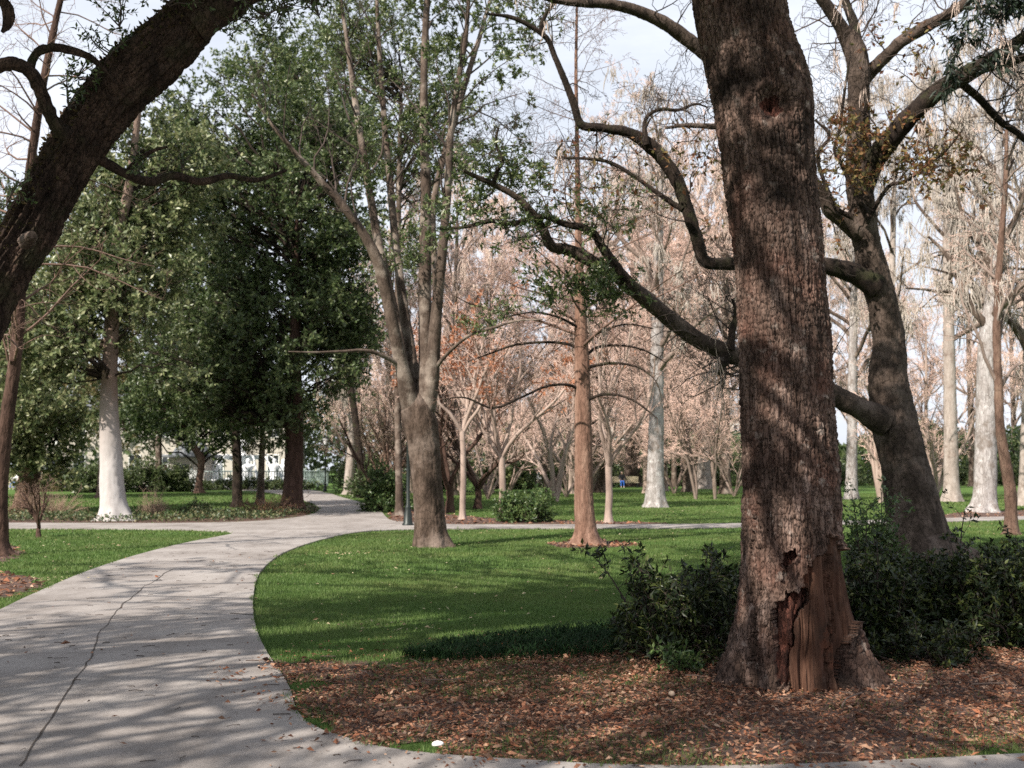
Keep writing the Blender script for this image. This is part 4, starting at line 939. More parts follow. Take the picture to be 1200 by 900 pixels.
evergreen('magnolia', 'pale barked evergreen with whitish trunk foot beside the left cross path', [(134, 612, 46), (134, 604, 36), (133, 590, 30), (131, 565, 27), (130, 530, 25), (128, 490, 22), (128, 450, 19), (130, 400, 17), (134, 330, 15), (140, 270, 13), (150, 225, 11), (160, 150, 8), (168, 60, 5)], 34.5, M['pale_foot'],
          [(110, 400, 120, 85, 0, 1.1), (60, 470, 75, 60, -1, .6), (180, 330, 90, 90, 1, .8), (190, 190, 90, 90, 1, .8), (130, 300, 70, 70, 0, .5)], 190, M['leaf_pale'], 101, size=.17, cr=1.15, leaf_n=6, thr=-.1)
evergreen('magnolia', 'dark evergreen with thick reddish trunk at the path bend', [(343, 608, 36), (343, 600, 30), (343, 585, 24), (344, 555, 22), (345, 500, 20), (345, 440, 17), (346, 370, 12), (347, 300, 7), (348, 250, 3)], 40.0, M['dark_red'],
          [(320, 400, 120, 105, 0, 1.2), (235, 420, 85, 85, 1, .8), (392, 340, 58, 90, 1, .7), (320, 245, 130, 100, 1, 1.3), (240, 160, 100, 80, 1, .9), (370, 150, 80, 80, 2, .6)], 330, M['leaf_dark'], 103, size=.16, cr=1.15, leaf_n=7, thr=-.16)
evergreen('magnolia', 'thin dark trunk under dense shade left of the thick reddish trunk', [(278, 596, 16), (278, 585, 12), (278, 550, 11), (276, 500, 10), (272, 440, 9), (268, 360, 7), (262, 280, 5)], 46, M['oak_dark'],
          [(255, 430, 75, 90, 1, 1), (240, 330, 80, 80, 1, .8), (270, 465, 50, 30, 0, .25)], 130, M['leaf_dark'], 105, size=.18, cr=1.2, leaf_n=7)
evergreen('oak_tree', 'short curved trunk with spreading evergreen limbs behind the left lawn', [(233, 578, 14), (233, 572, 9), (234, 560, 8), (236, 545, 8), (234, 535, 9), (225, 520, 7), (215, 500, 5), (210, 480, 3)], 72, M['brown_bark'],
          [(180, 478, 70, 30, 0, 1), (260, 478, 60, 30, 2, .8), (215, 450, 60, 40, 0, .8)], 80, M['leaf_dark'], 107, size=.26, cr=1.7, leaf_n=6, cols=24)
evergreen('oak_tree', 'twin brown trunk wrapped in twigs under pale leaves at far left', [(30, 606, 34), (31, 596, 27), (32, 580, 26), (36, 550, 24), (40, 525, 22), (46, 490, 16), (50, 440, 12), (52, 380, 7)], 42, M['brown_bark'],
          [(30, 500, 75, 55, -2, 1), (20, 420, 60, 70, 0, .8), (60, 360, 70, 60, 2, .8), (-50, 400, 60, 100, 0, .8)], 120, M['leaf_pale'], 109, size=.2, cr=1.2, leaf_n=6, thr=-.15)
evergreen('oak_tree', 'tall dark evergreen rising behind the others left of centre', [(424, 580, 12), (424, 560, 8), (415, 480, 8), (398, 380, 9), (396, 280, 7), (394, 180, 5)], 60, M['oak_dark'],
          [(400, 220, 75, 110, 0, 1), (390, 90, 80, 80, 2, .9), (320, 110, 90, 90, 1, .9), (395, 370, 45, 80, 0, .7), (330, 300, 60, 90, 4, .6)], 170, M['leaf_mid'], 111, size=.22, cr=1.4, leaf_n=6, thr=-.1)
evergreen('oak_tree', 'yellowish green tree filling the far left behind the white trunk', [(186, 574, 12), (186, 565, 8), (186, 500, 7), (187, 420, 7), (188, 330, 5)], 80, M['stem_grey'],
          [(180, 440, 90, 90, 0, 1), (90, 450, 90, 90, 2, .8), (150, 300, 100, 90, 2, .8)], 150, M['leaf_yellow'], 113, size=.24, cr=1.6, leaf_n=6, thr=-.15)
evergreen('oak_tree', 'broad oak half hidden behind the thin leaning tree at far left', [(-70, 585, 26), (-70, 570, 20), (-66, 500, 18), (-60, 420, 12)], 58, M['oak_dark'],
          [(-40, 430, 110, 90, 0, 1), (-60, 280, 110, 80, 0, .8), (20, 250, 50, 50, 2, .2)], 120, M['leaf_mid'], 115, size=.22, cr=1.5, leaf_n=6)
evergreen('oak_tree', 'dark tree with open limbs against the sky behind the leaning limb', [(119, 580, 15), (119, 573, 10), (121, 530, 9), (127, 450, 9), (138, 350, 10), (147, 290, 10), (151, 250, 10), (158, 215, 8), (165, 190, 4)], 60, M['oak_dark'],
          [(130, 290, 70, 45, 0, .8), (190, 240, 70, 40, 0, .8), (110, 220, 40, 40, 1, .3), (240, 200, 60, 50, 0, .5)], 75, M['leaf_mid'], 117, size=.2, cr=1.2, leaf_n=5)
evergreen('oak_tree', 'leafy oak with light crown rising behind the forked tree', [(468, 598, 14), (468, 590, 9), (467, 540, 8), (466, 450, 8), (466, 330, 7), (468, 200, 6), (470, 100, 4)], 38, M['stem_grey'],
          [(450, 60, 90, 70, 0, 1), (535, 90, 55, 80, -1, .6), (420, 160, 50, 60, 1, .6), (500, 190, 60, 60, 1, .5), (480, 300, 45, 40, 0, .25), (380, 60, 60, 60, 0, .6)], 150, M['leaf_mid'], 121, size=.12, cr=1.0, leaf_n=5, thr=-.12, h0=.45, cols=24)
evergreen('laurel_tree', 'small light trunked tree beside the dark trunk on the left bed', [(305, 592, 15), (305, 585, 10), (306, 560, 8), (307, 530, 7), (308, 500, 5), (310, 470, 3)], 50, M['stem_grey'],
          [(308, 510, 30, 25, 0, 1)], 16, M['leaf_yellow'], 119, size=.12, cr=.8, leaf_n=3, cols=24)

# ------------------------------------------------------------------ bare trees hung with moss
def bare_tree(name, label, tr, Y, bark, seed, limbs=14, h=(.35, 1), Ls=6.5, moss=6, mossL=1.6, tw='twig', mossmat='moss', mossr=.022, cols=40, flare=.35, up=.35, group=None, orange=None, n=(6, 6, 5), droop=.1, ang=(30, 70), rr=.5):
    base = at(tr[0][0], tr[0][1], Y); base[2] = 0
    root = empty(name, base, label, 'tree', group)
    pts, rad = trace(tr, Y); pts[0][2] = min(pts[0][2], -.05)
    mb = MB(); P_, R_ = add_stem(mb, pts, rad, ds=.08, cols=cols, cell=.12, aniso=3, amp=.015, lump=.08, flare=flare, seed=seed)
    g = np.random.default_rng(seed); Pt, Rt, _ = resample(pts, rad, 40)
    L1, l1 = grow(Pt[None], Rt[None], limbs, t=h, ang=ang, absL=Ls, K=9, wig=.17, up=up, rr=rr, lt=.35, g=g)
    L2, l2 = grow(L1, l1, n[0], t=(.25, 1), ang=(30, 65), L=.5, K=7, wig=.2, up=.1, rr=.55, g=g)
    part(mb, 'trunk', bark, root, base); mb = MB(); mb.add(*tubes(L1, l1, 8)); mb.add(*tubes(L2, l2, 5)); part(mb, 'branches', M['stem_far'] if tw == 'twig' else M['stem_grey'], root, base)
    L3, l3 = grow(L2, l2, n[1], t=(.2, 1), ang=(30, 70), L=.5, K=5, wig=.22, trop=droop, rr=.5, g=g)
    L4, l4 = grow(L3, l3, n[2], t=(.2, 1), ang=(25, 65), L=.55, K=4, wig=.22, trop=droop * 2, rr=.6, g=g)
    mn = .005 * Y / 45
    mb = MB(); mb.add(*tubes(L3, np.maximum(l3, mn * 1.4), 3)); mb.add(*tubes(L4, np.maximum(l4, mn), 3)); c = part(mb, 'crown', M[tw], root, base)
    if moss:
        mb = MB(); moss_strands(mb, L2, moss * 2, mossL * .75, mossr, g=g, per=11, spread=.12, keep=.34); moss_strands(mb, L3, max(1, moss // 3), mossL * .7, mossr * .9, g=g, keep=.12, per=10, spread=.1); o = part(mb, 'hanging_moss', M[mossmat], root, base); o['kind'] = 'stuff'
    if orange:
        mb = MB(); leaves_on(mb, L4, orange[0], orange[1], g=g, mask=clumpy(orange[2], .9, seed)); mb.build('foliage', M['leaf_orange'], c, False, base)
    return root

def tall(x, yb, w, lean=0, ytop=150, s=1.):
    """trunk profile, thicker at the foot, pixel units"""
    H_ = yb - ytop
    return [(x, yb + 6, w * 1.5), (x, yb, w * 1.3), (x, yb - .06 * H_, w * 1.02), (x + lean * .15, yb - .2 * H_, w * .9), (x + lean * .4, yb - .45 * H_, w * .75), (x + lean * .7, yb - .72 * H_, w * .5), (x + lean, ytop, w * .18)]

bare_tree('bare_tree', 'straight whitish trunk standing alone on the lawn right of the reddish trunk', tall(768, 594, 20, 6, 150), 46, M['white'], 201, limbs=18, h=(.32, 1), Ls=6.5, moss=7)
bare_tree('bare_tree', 'big whitish trunk right of the leaning oak, beside the right path', [(1153, 606, 40), (1153, 599, 33), (1154, 585, 27), (1155, 540, 25), (1156, 480, 24), (1157, 420, 23), (1163, 360, 20), (1170, 300, 14), (1172, 240, 11), (1170, 150, 6), (1168, 80, 3)], 41, M['white'], 203, limbs=16, h=(.35, 1), Ls=6, moss=9, mossL=2., tw='twig_grey')
bare_tree('bare_tree', 'greyish pale trunk between the leaning oak and the big whitish trunk', tall(1115, 588, 17, -8, 120), 54, M['pale'], 205, limbs=15, h=(.35, 1), Ls=7, moss=10, mossL=2.4, tw='twig_grey')
bare_tree('bare_tree', 'pale trunk seen between the wounded trunk and the leaning oak', tall(998, 585, 13, 5, 140), 58, M['white'], 207, limbs=16, h=(.3, 1), Ls=7, moss=9, mossL=2.2, tw='twig_grey')
bare_tree('bare_tree', 'pale trunk partly covered by the leaning oak', tall(1040, 586, 12, 10, 120), 57, M['pale'], 209, limbs=14, h=(.35, 1), Ls=7, moss=9, mossL=2.4, tw='twig_grey')
bare_tree('bare_tree', 'moss draped tree with short tan trunk at the far lawn edge', tall(825, 573, 15, 4, 230), 88, M['pale'], 211, limbs=18, h=(.14, 1), Ls=9, moss=14, mossL=3.6, mossr=.035)
bare_tree('bare_tree', 'grey trunk behind the pink crape myrtle near the bench', tall(706, 577, 14, 3, 200), 74, M['stem_grey'], 213, limbs=18, h=(.25, 1), Ls=8, moss=6, mossL=2)
bare_tree('bare_tree', 'thick dark trunk behind the park bench', tall(741, 570.5, 18, 3, 220), 98, M['oak_mid'], 215, limbs=18, h=(.2, 1), Ls=9, moss=10, mossL=3, mossr=.03)
bare_tree('bare_tree', 'pale leaning trunk with moss left of the green bush', [(407, 584, 17), (408, 578, 12), (409, 560, 11), (411, 535, 10), (413, 500, 9), (414, 440, 7), (415, 360, 4)], 68, M['pale'], 217, limbs=12, h=(.4, 1), Ls=5, moss=8, mossL=2.4)
bare_tree('forked_tree', 'slim brown forked trunk near the right edge', [(1185, 634, 26), (1185, 624, 17), (1185, 600, 14), (1184, 575, 14), (1178, 540, 13), (1172, 500, 11), (1170, 450, 10), (1168, 380, 9), (1172, 300, 8), (1178, 220, 6), (1180, 150, 4)], 27, M['brown_bark'], 219, limbs=13, h=(.3, 1), Ls=3.2, moss=3, mossL=.9, mossr=.014)
bare_tree('bare_tree', 'pale moss draped tree at the right edge behind the forked trunk', tall(1205, 592, 20, 10, 60), 48, M['pale'], 221, limbs=16, h=(.3, 1), Ls=7, moss=10, mossL=2.4, tw='twig_grey')
bare_tree('bare_tree', 'tall moss laden tree just outside the right edge', tall(1290, 600, 26, -30, 60), 40, M['pale'], 223, limbs=16, h=(.35, 1), Ls=7, moss=10, mossL=2.2, tw='twig_grey')

# the wood beyond: two kinds, copied

A_ = bare_tree('bare_tree', 'x', tall(572, 572, 8, 5, 270), 92, M['stem_grey'], 231, limbs=22, h=(.18, 1), Ls=8, moss=5, mossL=2.2, mossmat='moss_brown', mossr=.028, n=(8, 7, 4), droop=.05)
B_ = bare_tree('bare_tree', 'x', tall(540, 575, 6.5, -6, 340), 80, M['pink_bark'], 233, limbs=24, h=(.12, 1), Ls=7.5, moss=0, n=(8, 8, 5), droop=.1)
grp = 'bare trees of the wood beyond the lawn'
lab = 'tall bare tree with pinkish twig haze in the wood beyond the lawn'
A_['label'] = lab; B_['label'] = lab; A_['group'] = grp; B_['group'] = grp
gg = np.random.default_rng(77)
for i, (x_, Y_) in enumerate(((455, 78), (500, 96), (585, 98), (650, 104), (690, 92), (735, 108), (790, 96), (850, 84), (905, 100), (950, 88), (1030, 100), (1085, 90), (1140, 100), (1230, 90), (1320, 80), (1390, 92), (470, 112), (560, 114), (420, 100), (875, 112), (700, 118), (1000, 118), (1190, 118), (480, 70), (530, 66), (575, 74), (668, 70), (694, 78), (757, 72), (600, 92), (520, 88), (780, 80), (765, 66), (805, 76), (850, 70))):
    p = at(x_, 560, Y_); p[2] = 0
    copy_thing((A_, B_, B_)[i % 3] if x_ < 800 else (A_, A_, B_)[i % 3], p, gg.uniform(0, 6.28), gg.uniform(.75, 1.0) if x_ < 830 else gg.uniform(.9, 1.2), lab, grp)

# ------------------------------------------------------------------ crape myrtles
def crape(name, label, x, yb, Y, bark, seed, fork, stems=1, spread=.3, Hm=5.5, w=8, tw='twig', orange=None, n=(5, 6, 5, 4), trunk_tr=None, group=None, wig=.13, mn=None):
    base = at(x, yb, Y); base[2] = 0
    root = empty(name, base, label, 'tree', group); g = np.random.default_rng(seed)
    mb = MB(); hb = EYE + (549 - fork) / F * Y
    if stems == 1:
        tr = trunk_tr or [(x, yb + 5, w * 1.7), (x, yb, w * 1.3), (x, yb - 12, w), (x + 1, (yb + fork) / 2, w * .95), (x, fork, w * .95)]
        pts, rad = trace(tr, Y); pts[0][2] = min(pts[0][2], -.05)
        add_stem(mb, pts, rad, ds=.06, cols=24, cell=.1, amp=.004, lump=.08, flare=.3, seed=seed); p0 = pts[-1]; r0 = rad[-1]
        P0 = np.repeat(np.stack([p0 - [0, 0, .15], p0])[None], 1, 0); R0 = np.full((1, 2), r0)
        L1, l1 = grow(P0, R0, n[0], t=(.3, 1), ang=(18, 48), absL=(Hm - hb), K=9, wig=wig, up=.2, rr=.7, lt=.1, tip=.3, g=g)
    else:
        P0 = np.stack([base - [0, 0, .1], base + [0, 0, .05]])[None]; R0 = np.full((1, 2), w * .5 * Y / F)
        L1, l1 = grow(P0, R0, stems, t=(.5, 1), ang=(5, 32), absL=Hm * .75, K=10, wig=wig * .7, up=.15, rr=.9, lt=.05, tip=.35, g=g)
    L2, l2 = grow(L1, l1, n[1], t=(.3, 1), ang=(20, 50), L=.55, K=7, wig=.14, up=.15, rr=.6, g=g)
    mb.add(*tubes(L1, l1, 7)); mb.add(*tubes(L2, l2, 5)); part(mb, 'trunk', bark, root, base)
    L3, l3 = grow(L2, l2, n[2], t=(.2, 1), ang=(20, 55), L=.55, K=6, wig=.16, up=.05, rr=.55, g=g)
    L4, l4 = grow(L3, l3, n[3], t=(.2, 1), ang=(20, 60), L=.5, K=4, wig=.2, trop=-.1, rr=.6, g=g)
    mn = mn or .0062 * Y / 45
    mb = MB(); mb.add(*tubes(L3, np.maximum(l3, mn * 1.3), 3)); mb.add(*tubes(L4, np.maximum(l4, mn), 3)); c = part(mb, 'crown', M[tw], root, base)
    if orange:
        mb = MB(); leaves_on(mb, L4, orange[0], orange[1], g=g, mask=clumpy(orange[2], .9, seed)); mb.build('foliage', M['leaf_orange'], c, False, base)
    return root
crape('crape_myrtle', 'pinkish smooth crape myrtle with open vase of limbs beside the reddish trunk', 713, 612, 33, M['pink_bark'], 301, 545, w=8.5, Hm=6.2, n=(7, 6, 6, 4))
crape('crape_myrtle', 'slim pale crape myrtle right of the forked tree on leaf mulch', 542, 607, 35, M['pink_bark'], 303, 505, w=7, Hm=6.5, n=(6, 6, 6, 4))
crape('crape_myrtle', 'crape myrtle with orange leaf clusters behind the azalea bush', 588, 610, 36, M['pink_bark'], 305, 535, w=8, Hm=6.5, orange=(4, .15, -.08), n=(7, 7, 6, 4))
crape('crape_myrtle', 'small dark vase shaped tree just right of the forked tree', 527, 600, 40, M['dark_red'], 307, 575, w=9, Hm=5.2, tw='twig_red', n=(6, 5, 5, 4))
crape('crape_myrtle', 'small dark reddish tree with curved limbs between the two slim pale crape myrtles', 560, 597, 44, M['dark_red'], 309, 572, w=8, Hm=5.6, tw='twig', orange=(1, .1, .2), n=(6, 6, 5, 4))
crape('crape_myrtle', 'multi stemmed tan crape myrtle left of the reddish trunk far on the lawn', 652, 588, 54, M['pink_bark'], 311, 0, stems=5, w=6, Hm=7, n=(5, 6, 6, 4))
crape('crape_myrtle', 'brown twiggy crape myrtle arching above the green bush by the path', 452, 592, 50, M['brown_bark'], 313, 0, stems=9, w=6, Hm=6.5, tw='twig_tan', n=(5, 8, 6, 4))
K1 = crape('crape_myrtle', 'x', 594, 583, 62, M['stem_far'], 315, 0, stems=5, w=3.6, Hm=7.5, n=(5, 8, 6, 5))
crape('crape_myrtle', 'pale branching crape myrtle right of the wounded trunk', 1032, 588, 52, M['pink_bark'], 317, 0, stems=6, w=7, Hm=6.5, n=(5, 6, 5, 4))
K2 = crape('crape_myrtle', 'x', 838, 584, 58, M['stem_far'], 319, 0, stems=4, w=4, Hm=8, n=(5, 9, 6, 5))
crape('crape_myrtle', 'bare crape myrtle between the reddish trunk and the whitish trunk far behind', 680, 580, 66, M['pink_bark'], 321, 0, stems=6, w=6, Hm=8.5, n=(5, 7, 6, 4))
crape('crape_myrtle', 'tan crape myrtle behind the forked tree with orange tinged crown', 500, 590, 56, M['pink_bark'], 323, 0, stems=7, w=6, Hm=7.5, orange=(1, .12, .25), n=(5, 7, 6, 4))
crape('crape_myrtle', 'bare crape myrtle low at the right edge of the far lawn', 1095, 582, 62, M['pink_bark'], 325, 0, stems=6, w=6, Hm=7.5, n=(5, 7, 6, 4))
glab, ggrp = 'bare pinkish crape myrtle in the grove beyond the far path', 'crape myrtles in the grove beyond the far path'
for k_ in (K1, K2): k_['label'] = glab; k_['group'] = ggrp
for i, (x_, Y_) in enumerate(((428, 74), (468, 64), (500, 72), (540, 66), (572, 58), (640, 76), (664, 62), (768, 64), (790, 70), (815, 58), (860, 64), (694, 72))):
    p = at(x_, 560, Y_); p[2] = 0; copy_thing((K1, K2)[i % 2], p, gg.uniform(0, 6.28), gg.uniform(.85, 1.15), glab, ggrp)
# sapling on the left lawn
crape('sapling', 'small bare twiggy sapling on the left lawn', 45, 629, 26.0, M['dark_red'], 331, 612, w=4.5, Hm=1.55, tw='twig_red', n=(8, 6, 5, 3), wig=.12, mn=.0028)

# ------------------------------------------------------------------ bushes and hedges
def bush(name, label, x, yb, Y, w, h, lmat, seed, cat='bush', size=.07, nst=40, leaf_n=5, depth=None, group=None, asp=.42, twig='twig_dark', shape=1., base=None, fill=.45, tops=0., levels=(6, 4), jag=.25, upn=.5):
    """stems from the ground to a dome of leafy shoots; w and h in metres"""
    if base is None: base = at(x, yb, Y); base[2] = 0
    base = np.array(base, float); g = np.random.default_rng(seed); root = empty(name, base, label, cat, group)
    dp = depth or w * .8
    d = nrm(g.normal(size=(nst, 3))); d[:, 2] = np.abs(d[:, 2]); rr = g.uniform(fill ** 3, 1, nst) ** (1 / 3)
    c = d * rr[:, None] * np.array([w / 2, dp / 2, h]) ; c *= (1 + jag * g.normal(size=(nst, 1))); c[:, 2] = np.maximum(c[:, 2], .05 * h)
    c[:, 2] = np.minimum(c[:, 2], h * 1.12)
    A0 = np.c_[g.normal(0, .12 * w, nst), g.normal(0, .12 * dp, nst), np.zeros(nst)]
    A0[:, 0] = c[:, 0] * .45 + A0[:, 0] * .3; A0[:, 1] = c[:, 1] * .45 + A0[:, 1] * .3
    t = np.linspace(0, 1, 7)[None, :, None]; mid = (A0 + c) / 2; mid[:, 2] += .12 * h; mid += g.normal(size=mid.shape) * .06 * h
    S1 = base + (1 - t) ** 2 * A0[:, None] + 2 * t * (1 - t) * mid[:, None] + t ** 2 * c[:, None]
    r1 = np.full((nst, 1), .011 * max(h, .6)) * np.linspace(1, .3, 7)[None]
    sh = max(.14, .24 * h)
    S2, r2 = grow(S1, r1, levels[0], t=(.4, 1), ang=(20, 75), absL=sh, K=5, wig=.2, up=.2 + tops, rr=.6, lt=.1, g=g)
    S3, r3 = grow(S2, r2, levels[1], t=(.2, 1), ang=(25, 65), absL=sh * .5, K=4, wig=.2, up=.15, rr=.6, g=g)
    for S_ in (S2, S3): S_[..., 2] = np.maximum(S_[..., 2], .02)
    mb = MB(); mb.add(*tubes(S1, r1, 5)); mb.add(*tubes(S2, np.maximum(r2, .002), 3)); mb.add(*tubes(S3, np.maximum(r3, .0015), 3)); part(mb, 'stems', M[twig], root, base)
    root.children[-1]['kind'] = 'stuff'
    if lmat is not None:
        mb = MB(); leaves_on(mb, S3, leaf_n, size, t=(.1, 1.05), g=g, asp=asp, upn=upn); mb.build('foliage', lmat, root, False, base)
    return root
HY = 10.3
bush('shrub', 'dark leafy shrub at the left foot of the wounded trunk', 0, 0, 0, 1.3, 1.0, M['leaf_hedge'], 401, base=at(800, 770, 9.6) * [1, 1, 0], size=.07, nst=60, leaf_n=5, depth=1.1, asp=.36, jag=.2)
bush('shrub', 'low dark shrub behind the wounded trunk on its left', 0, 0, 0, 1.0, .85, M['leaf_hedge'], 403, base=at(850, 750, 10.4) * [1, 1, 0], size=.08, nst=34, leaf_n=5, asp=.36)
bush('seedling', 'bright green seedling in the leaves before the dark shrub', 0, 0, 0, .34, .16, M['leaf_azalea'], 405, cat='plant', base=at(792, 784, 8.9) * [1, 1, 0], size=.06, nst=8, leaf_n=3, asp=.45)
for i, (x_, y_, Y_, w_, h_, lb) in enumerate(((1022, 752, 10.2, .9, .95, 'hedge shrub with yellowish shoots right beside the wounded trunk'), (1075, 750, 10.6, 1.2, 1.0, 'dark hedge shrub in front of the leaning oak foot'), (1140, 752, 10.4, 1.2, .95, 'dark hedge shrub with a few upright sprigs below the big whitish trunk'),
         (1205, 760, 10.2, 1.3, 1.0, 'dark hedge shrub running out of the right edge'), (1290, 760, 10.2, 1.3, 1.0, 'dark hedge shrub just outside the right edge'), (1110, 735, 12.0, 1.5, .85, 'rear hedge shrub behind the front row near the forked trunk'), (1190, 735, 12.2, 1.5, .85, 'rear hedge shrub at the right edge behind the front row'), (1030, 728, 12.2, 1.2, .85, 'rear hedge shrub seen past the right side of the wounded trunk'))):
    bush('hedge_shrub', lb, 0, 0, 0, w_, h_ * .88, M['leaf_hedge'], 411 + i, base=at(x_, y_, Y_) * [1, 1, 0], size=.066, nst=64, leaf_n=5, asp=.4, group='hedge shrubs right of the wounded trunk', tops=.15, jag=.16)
bush('shrub', 'light green sapling shrub rising over the hedge left of the leaning oak', 0, 0, 0, .85, 1.3, M['leaf_azalea'], 431, base=at(1022, 690, 15.5) * [1, 1, 0], size=.075, nst=30, leaf_n=4, asp=.4)
bush('sprig', 'thin upright leafy sprig sticking out above the right hedge', 0, 0, 0, .3, 1.35, M['leaf_hedge'], 433, cat='plant', base=at(1143, 735, 11.2) * [1, 1, 0], size=.06, nst=4, leaf_n=4, levels=(5, 2), fill=.9, tops=.5)
bush('low_mound', 'low dark leafy mound in the leaves at the lower right', 0, 0, 0, .9, .3, M['leaf_hedge'], 435, cat='plant', base=at(1085, 772, 9.25) * [1, 1, 0], size=.055, nst=30, leaf_n=4)
bush('azalea', 'bright green azalea bush on the leaf mulch behind the lawn', 616, 611.5, 33.5, 2.3, 1.0, M['leaf_azalea'], 441, size=.11, nst=60, leaf_n=4, jag=.16)
bush('azalea', 'rounded green bush behind the lamp post by the path', 453, 597, 41, 1.5, 1.75, M['leaf_azalea'], 443, size=.13, nst=80, leaf_n=5, jag=.14)
bush('shrub', 'tan and red twiggy shrub before the thick reddish trunk', 312, 604, 38.5, 2.5, .75, M['leaf_rust'], 445, size=.05, nst=110, leaf_n=1, twig='twig_red', tops=.3)
bush('shrub', 'straw coloured bare shrub right of the white trunk foot', 181, 608, 36, 1.2, .85, None, 447, nst=80, twig='twig_tan', tops=.4)
bush('shrub', 'straw coloured bare shrub with long shoots behind the sapling', 62, 604, 38, 2.0, 1.0, None, 449, nst=90, twig='twig_tan', tops=.3)
bush('shrub', 'tangle of tan twigs under the left twin trunk', 22, 606, 37, 1.4, .9, M['leaf_rust'], 451, size=.05, nst=60, leaf_n=1, twig='twig_tan', tops=.3)
bush('shrub', 'small dark green shrub with yellowish tips in the left bed', 232, 606, 36.5, 1.1, .5, M['ivy'], 453, size=.08, nst=40, leaf_n=3)
for i, (x_, yb_, Y_, w_, h_, mt_, lb) in enumerate((
        (118, 577, 74, 3.6, 2.1, 'leaf_dark', 'rounded dark bush left of the white trunk beyond the lawn'), (172, 576, 76, 3.2, 2.2, 'leaf_dark', 'rounded dark bush right of the white trunk beyond the lawn'), (207, 576, 77, 2.8, 2.0, 'leaf_dark', 'rounded dark bush beside the grey cabinet'),
        (436, 585, 60, 2.4, 2.2, 'leaf_dark', 'dark bush behind the rounded green bush by the path'), (420, 577, 74, 4, 2.6, 'leaf_dark', 'dark bush beyond the pale leaning trunk'), (500, 577, 76, 5, 2.2, 'leaf_dark', 'dark bush behind the forked tree trunk'),
        (640, 572, 92, 9, 3.4, 'leaf_dark', 'wide dark bush behind the walking person'), (590, 574, 86, 5, 2.6, 'leaf_mid', 'green bush left of the walking person'), (690, 571, 98, 7, 3.6, 'leaf_dark', 'dark bush left of the park bench'), (792, 570, 102, 9, 3.4, 'leaf_dark', 'dark bush right of the whitish trunk at the far lawn edge'),
        (860, 570, 102, 8, 3.4, 'leaf_dark', 'dark bush right of the moss draped tan trunk'), (960, 569, 104, 8, 2.6, 'leaf_dark', 'dark bush at the far lawn edge behind the wounded trunk'), (1060, 569, 104, 8, 2.8, 'leaf_dark', 'dark bush at the far lawn edge right of the leaning oak'), (1130, 569, 104, 8, 2.6, 'leaf_dark', 'dark bush at the far lawn edge before the big whitish trunk'), (1215, 569, 104, 9, 2.8, 'leaf_dark', 'dark bush at the far lawn edge by the right border'))):
    bush('bush', lb, x_, yb_, Y_, w_, h_, M[mt_], 461 + i, size=.2 if Y_ < 80 else .3, nst=70, leaf_n=4, group='dark bushes at the far edge of the lawns', jag=.14)
bush('hedge', 'long clipped yellow green hedge at the far left', 72, 574, 78, 6.5, 1.7, M['leaf_yellow'], 491, cat='hedge', size=.16, nst=110, leaf_n=5, depth=1.4, jag=.08)
bush('hedge', 'low dark hedge in front of the fountain railing', 290, 573, 82, 12, 1.0, M['leaf_dark'], 493, cat='hedge', size=.16, nst=130, leaf_n=4, depth=1.2, jag=.1)
# liriope along the shrub foot, ground ivy along the left cross path
def blades(name, poly, n, L, w, mat, label, cat, seed):
    g = np.random.default_rng(seed); poly = np.asarray(poly)[:, :2]; lo, hi = poly.min(0), poly.max(0)
    q = g.uniform(lo, hi, (n * 3, 2)); q = q[inpoly(q[:, 0], q[:, 1], poly)][:n]; n = len(q)
    a = g.uniform(0, 6.283, n); ln = L * g.uniform(.6, 1.2, n); out = g.uniform(.3, .9, n) * ln
    K = 4; t = np.linspace(0, 1, K); d = np.c_[np.cos(a), np.sin(a)]
    P = np.zeros((n, K, 3)); P[..., :2] = q[:, None] + d[:, None] * (out[:, None] * t ** 1.5)[..., None]; P[..., 2] = ln[:, None] * (t - .45 * t ** 2.4) * .95
    s = np.c_[-d[:, 1], d[:, 0]]; wd = w * np.array([1, 1, .8, .1])
    Lf_ = P.copy(); Rt_ = P.copy(); Lf_[..., :2] += s[:, None] * wd[None, :, None]; Rt_[..., :2] -= s[:, None] * wd[None, :, None]
    V = np.stack([Lf_, Rt_], 2).reshape(-1, 3); i = np.arange(n)[:, None, None] * (2 * K); j = np.arange(K - 1)[None, :, None] * 2
    mb = MB(); mb.add(V, (i + j + np.array([0, 1, 3, 2])).reshape(-1, 4)); return stuff(mb.build(name, mat, smooth=False), label, cat)
blades('liriope', np.array([gp(*p) for p in ((468, 772), (520, 758), (600, 748), (700, 738), (760, 735), (760, 765), (700, 772), (600, 775), (520, 778))]), 4200, .2, .004, M['lirio'], 'dark strappy border grass between the lawn and the fallen leaves', 'border grass', 501)
poly = np.array([gp(*p) for p in ((-100, 606), (100, 606), (200, 606), (280, 603), (340, 599), (368, 596), (371, 600), (340, 606), (290, 610.5), (200, 612.5), (100, 612.3), (-100, 611.8))])
g = np.random.default_rng(503); lo, hi = poly[:, :2].min(0), poly[:, :2].max(0); q = g.uniform(lo, hi, (26000, 2)); q = q[inpoly(q[:, 0], q[:, 1], poly)]
q = q[fbm(np.c_[q * .7, q[:, :1] * 0], 2, 3) > -.35]
mb = MB(); n = len(q); hz = g.uniform(.02, .22, n) * (1 + .6 * fbm(np.c_[q * 1.3, q[:, :1] * 0], 2, 9)); s_ = g.uniform(.05, .12, n)
leaves(mb, np.c_[q, hz], nrm(g.normal(size=(n, 3)) + [0, 0, .3]), nrm(g.normal(size=(n, 3)) * .6 + [0, 0, 1]), s_, s_ * .6)
stuff(mb.build('ground_ivy', M['ivy'], smooth=False), 'low ground ivy edging the left cross path', 'ground cover')

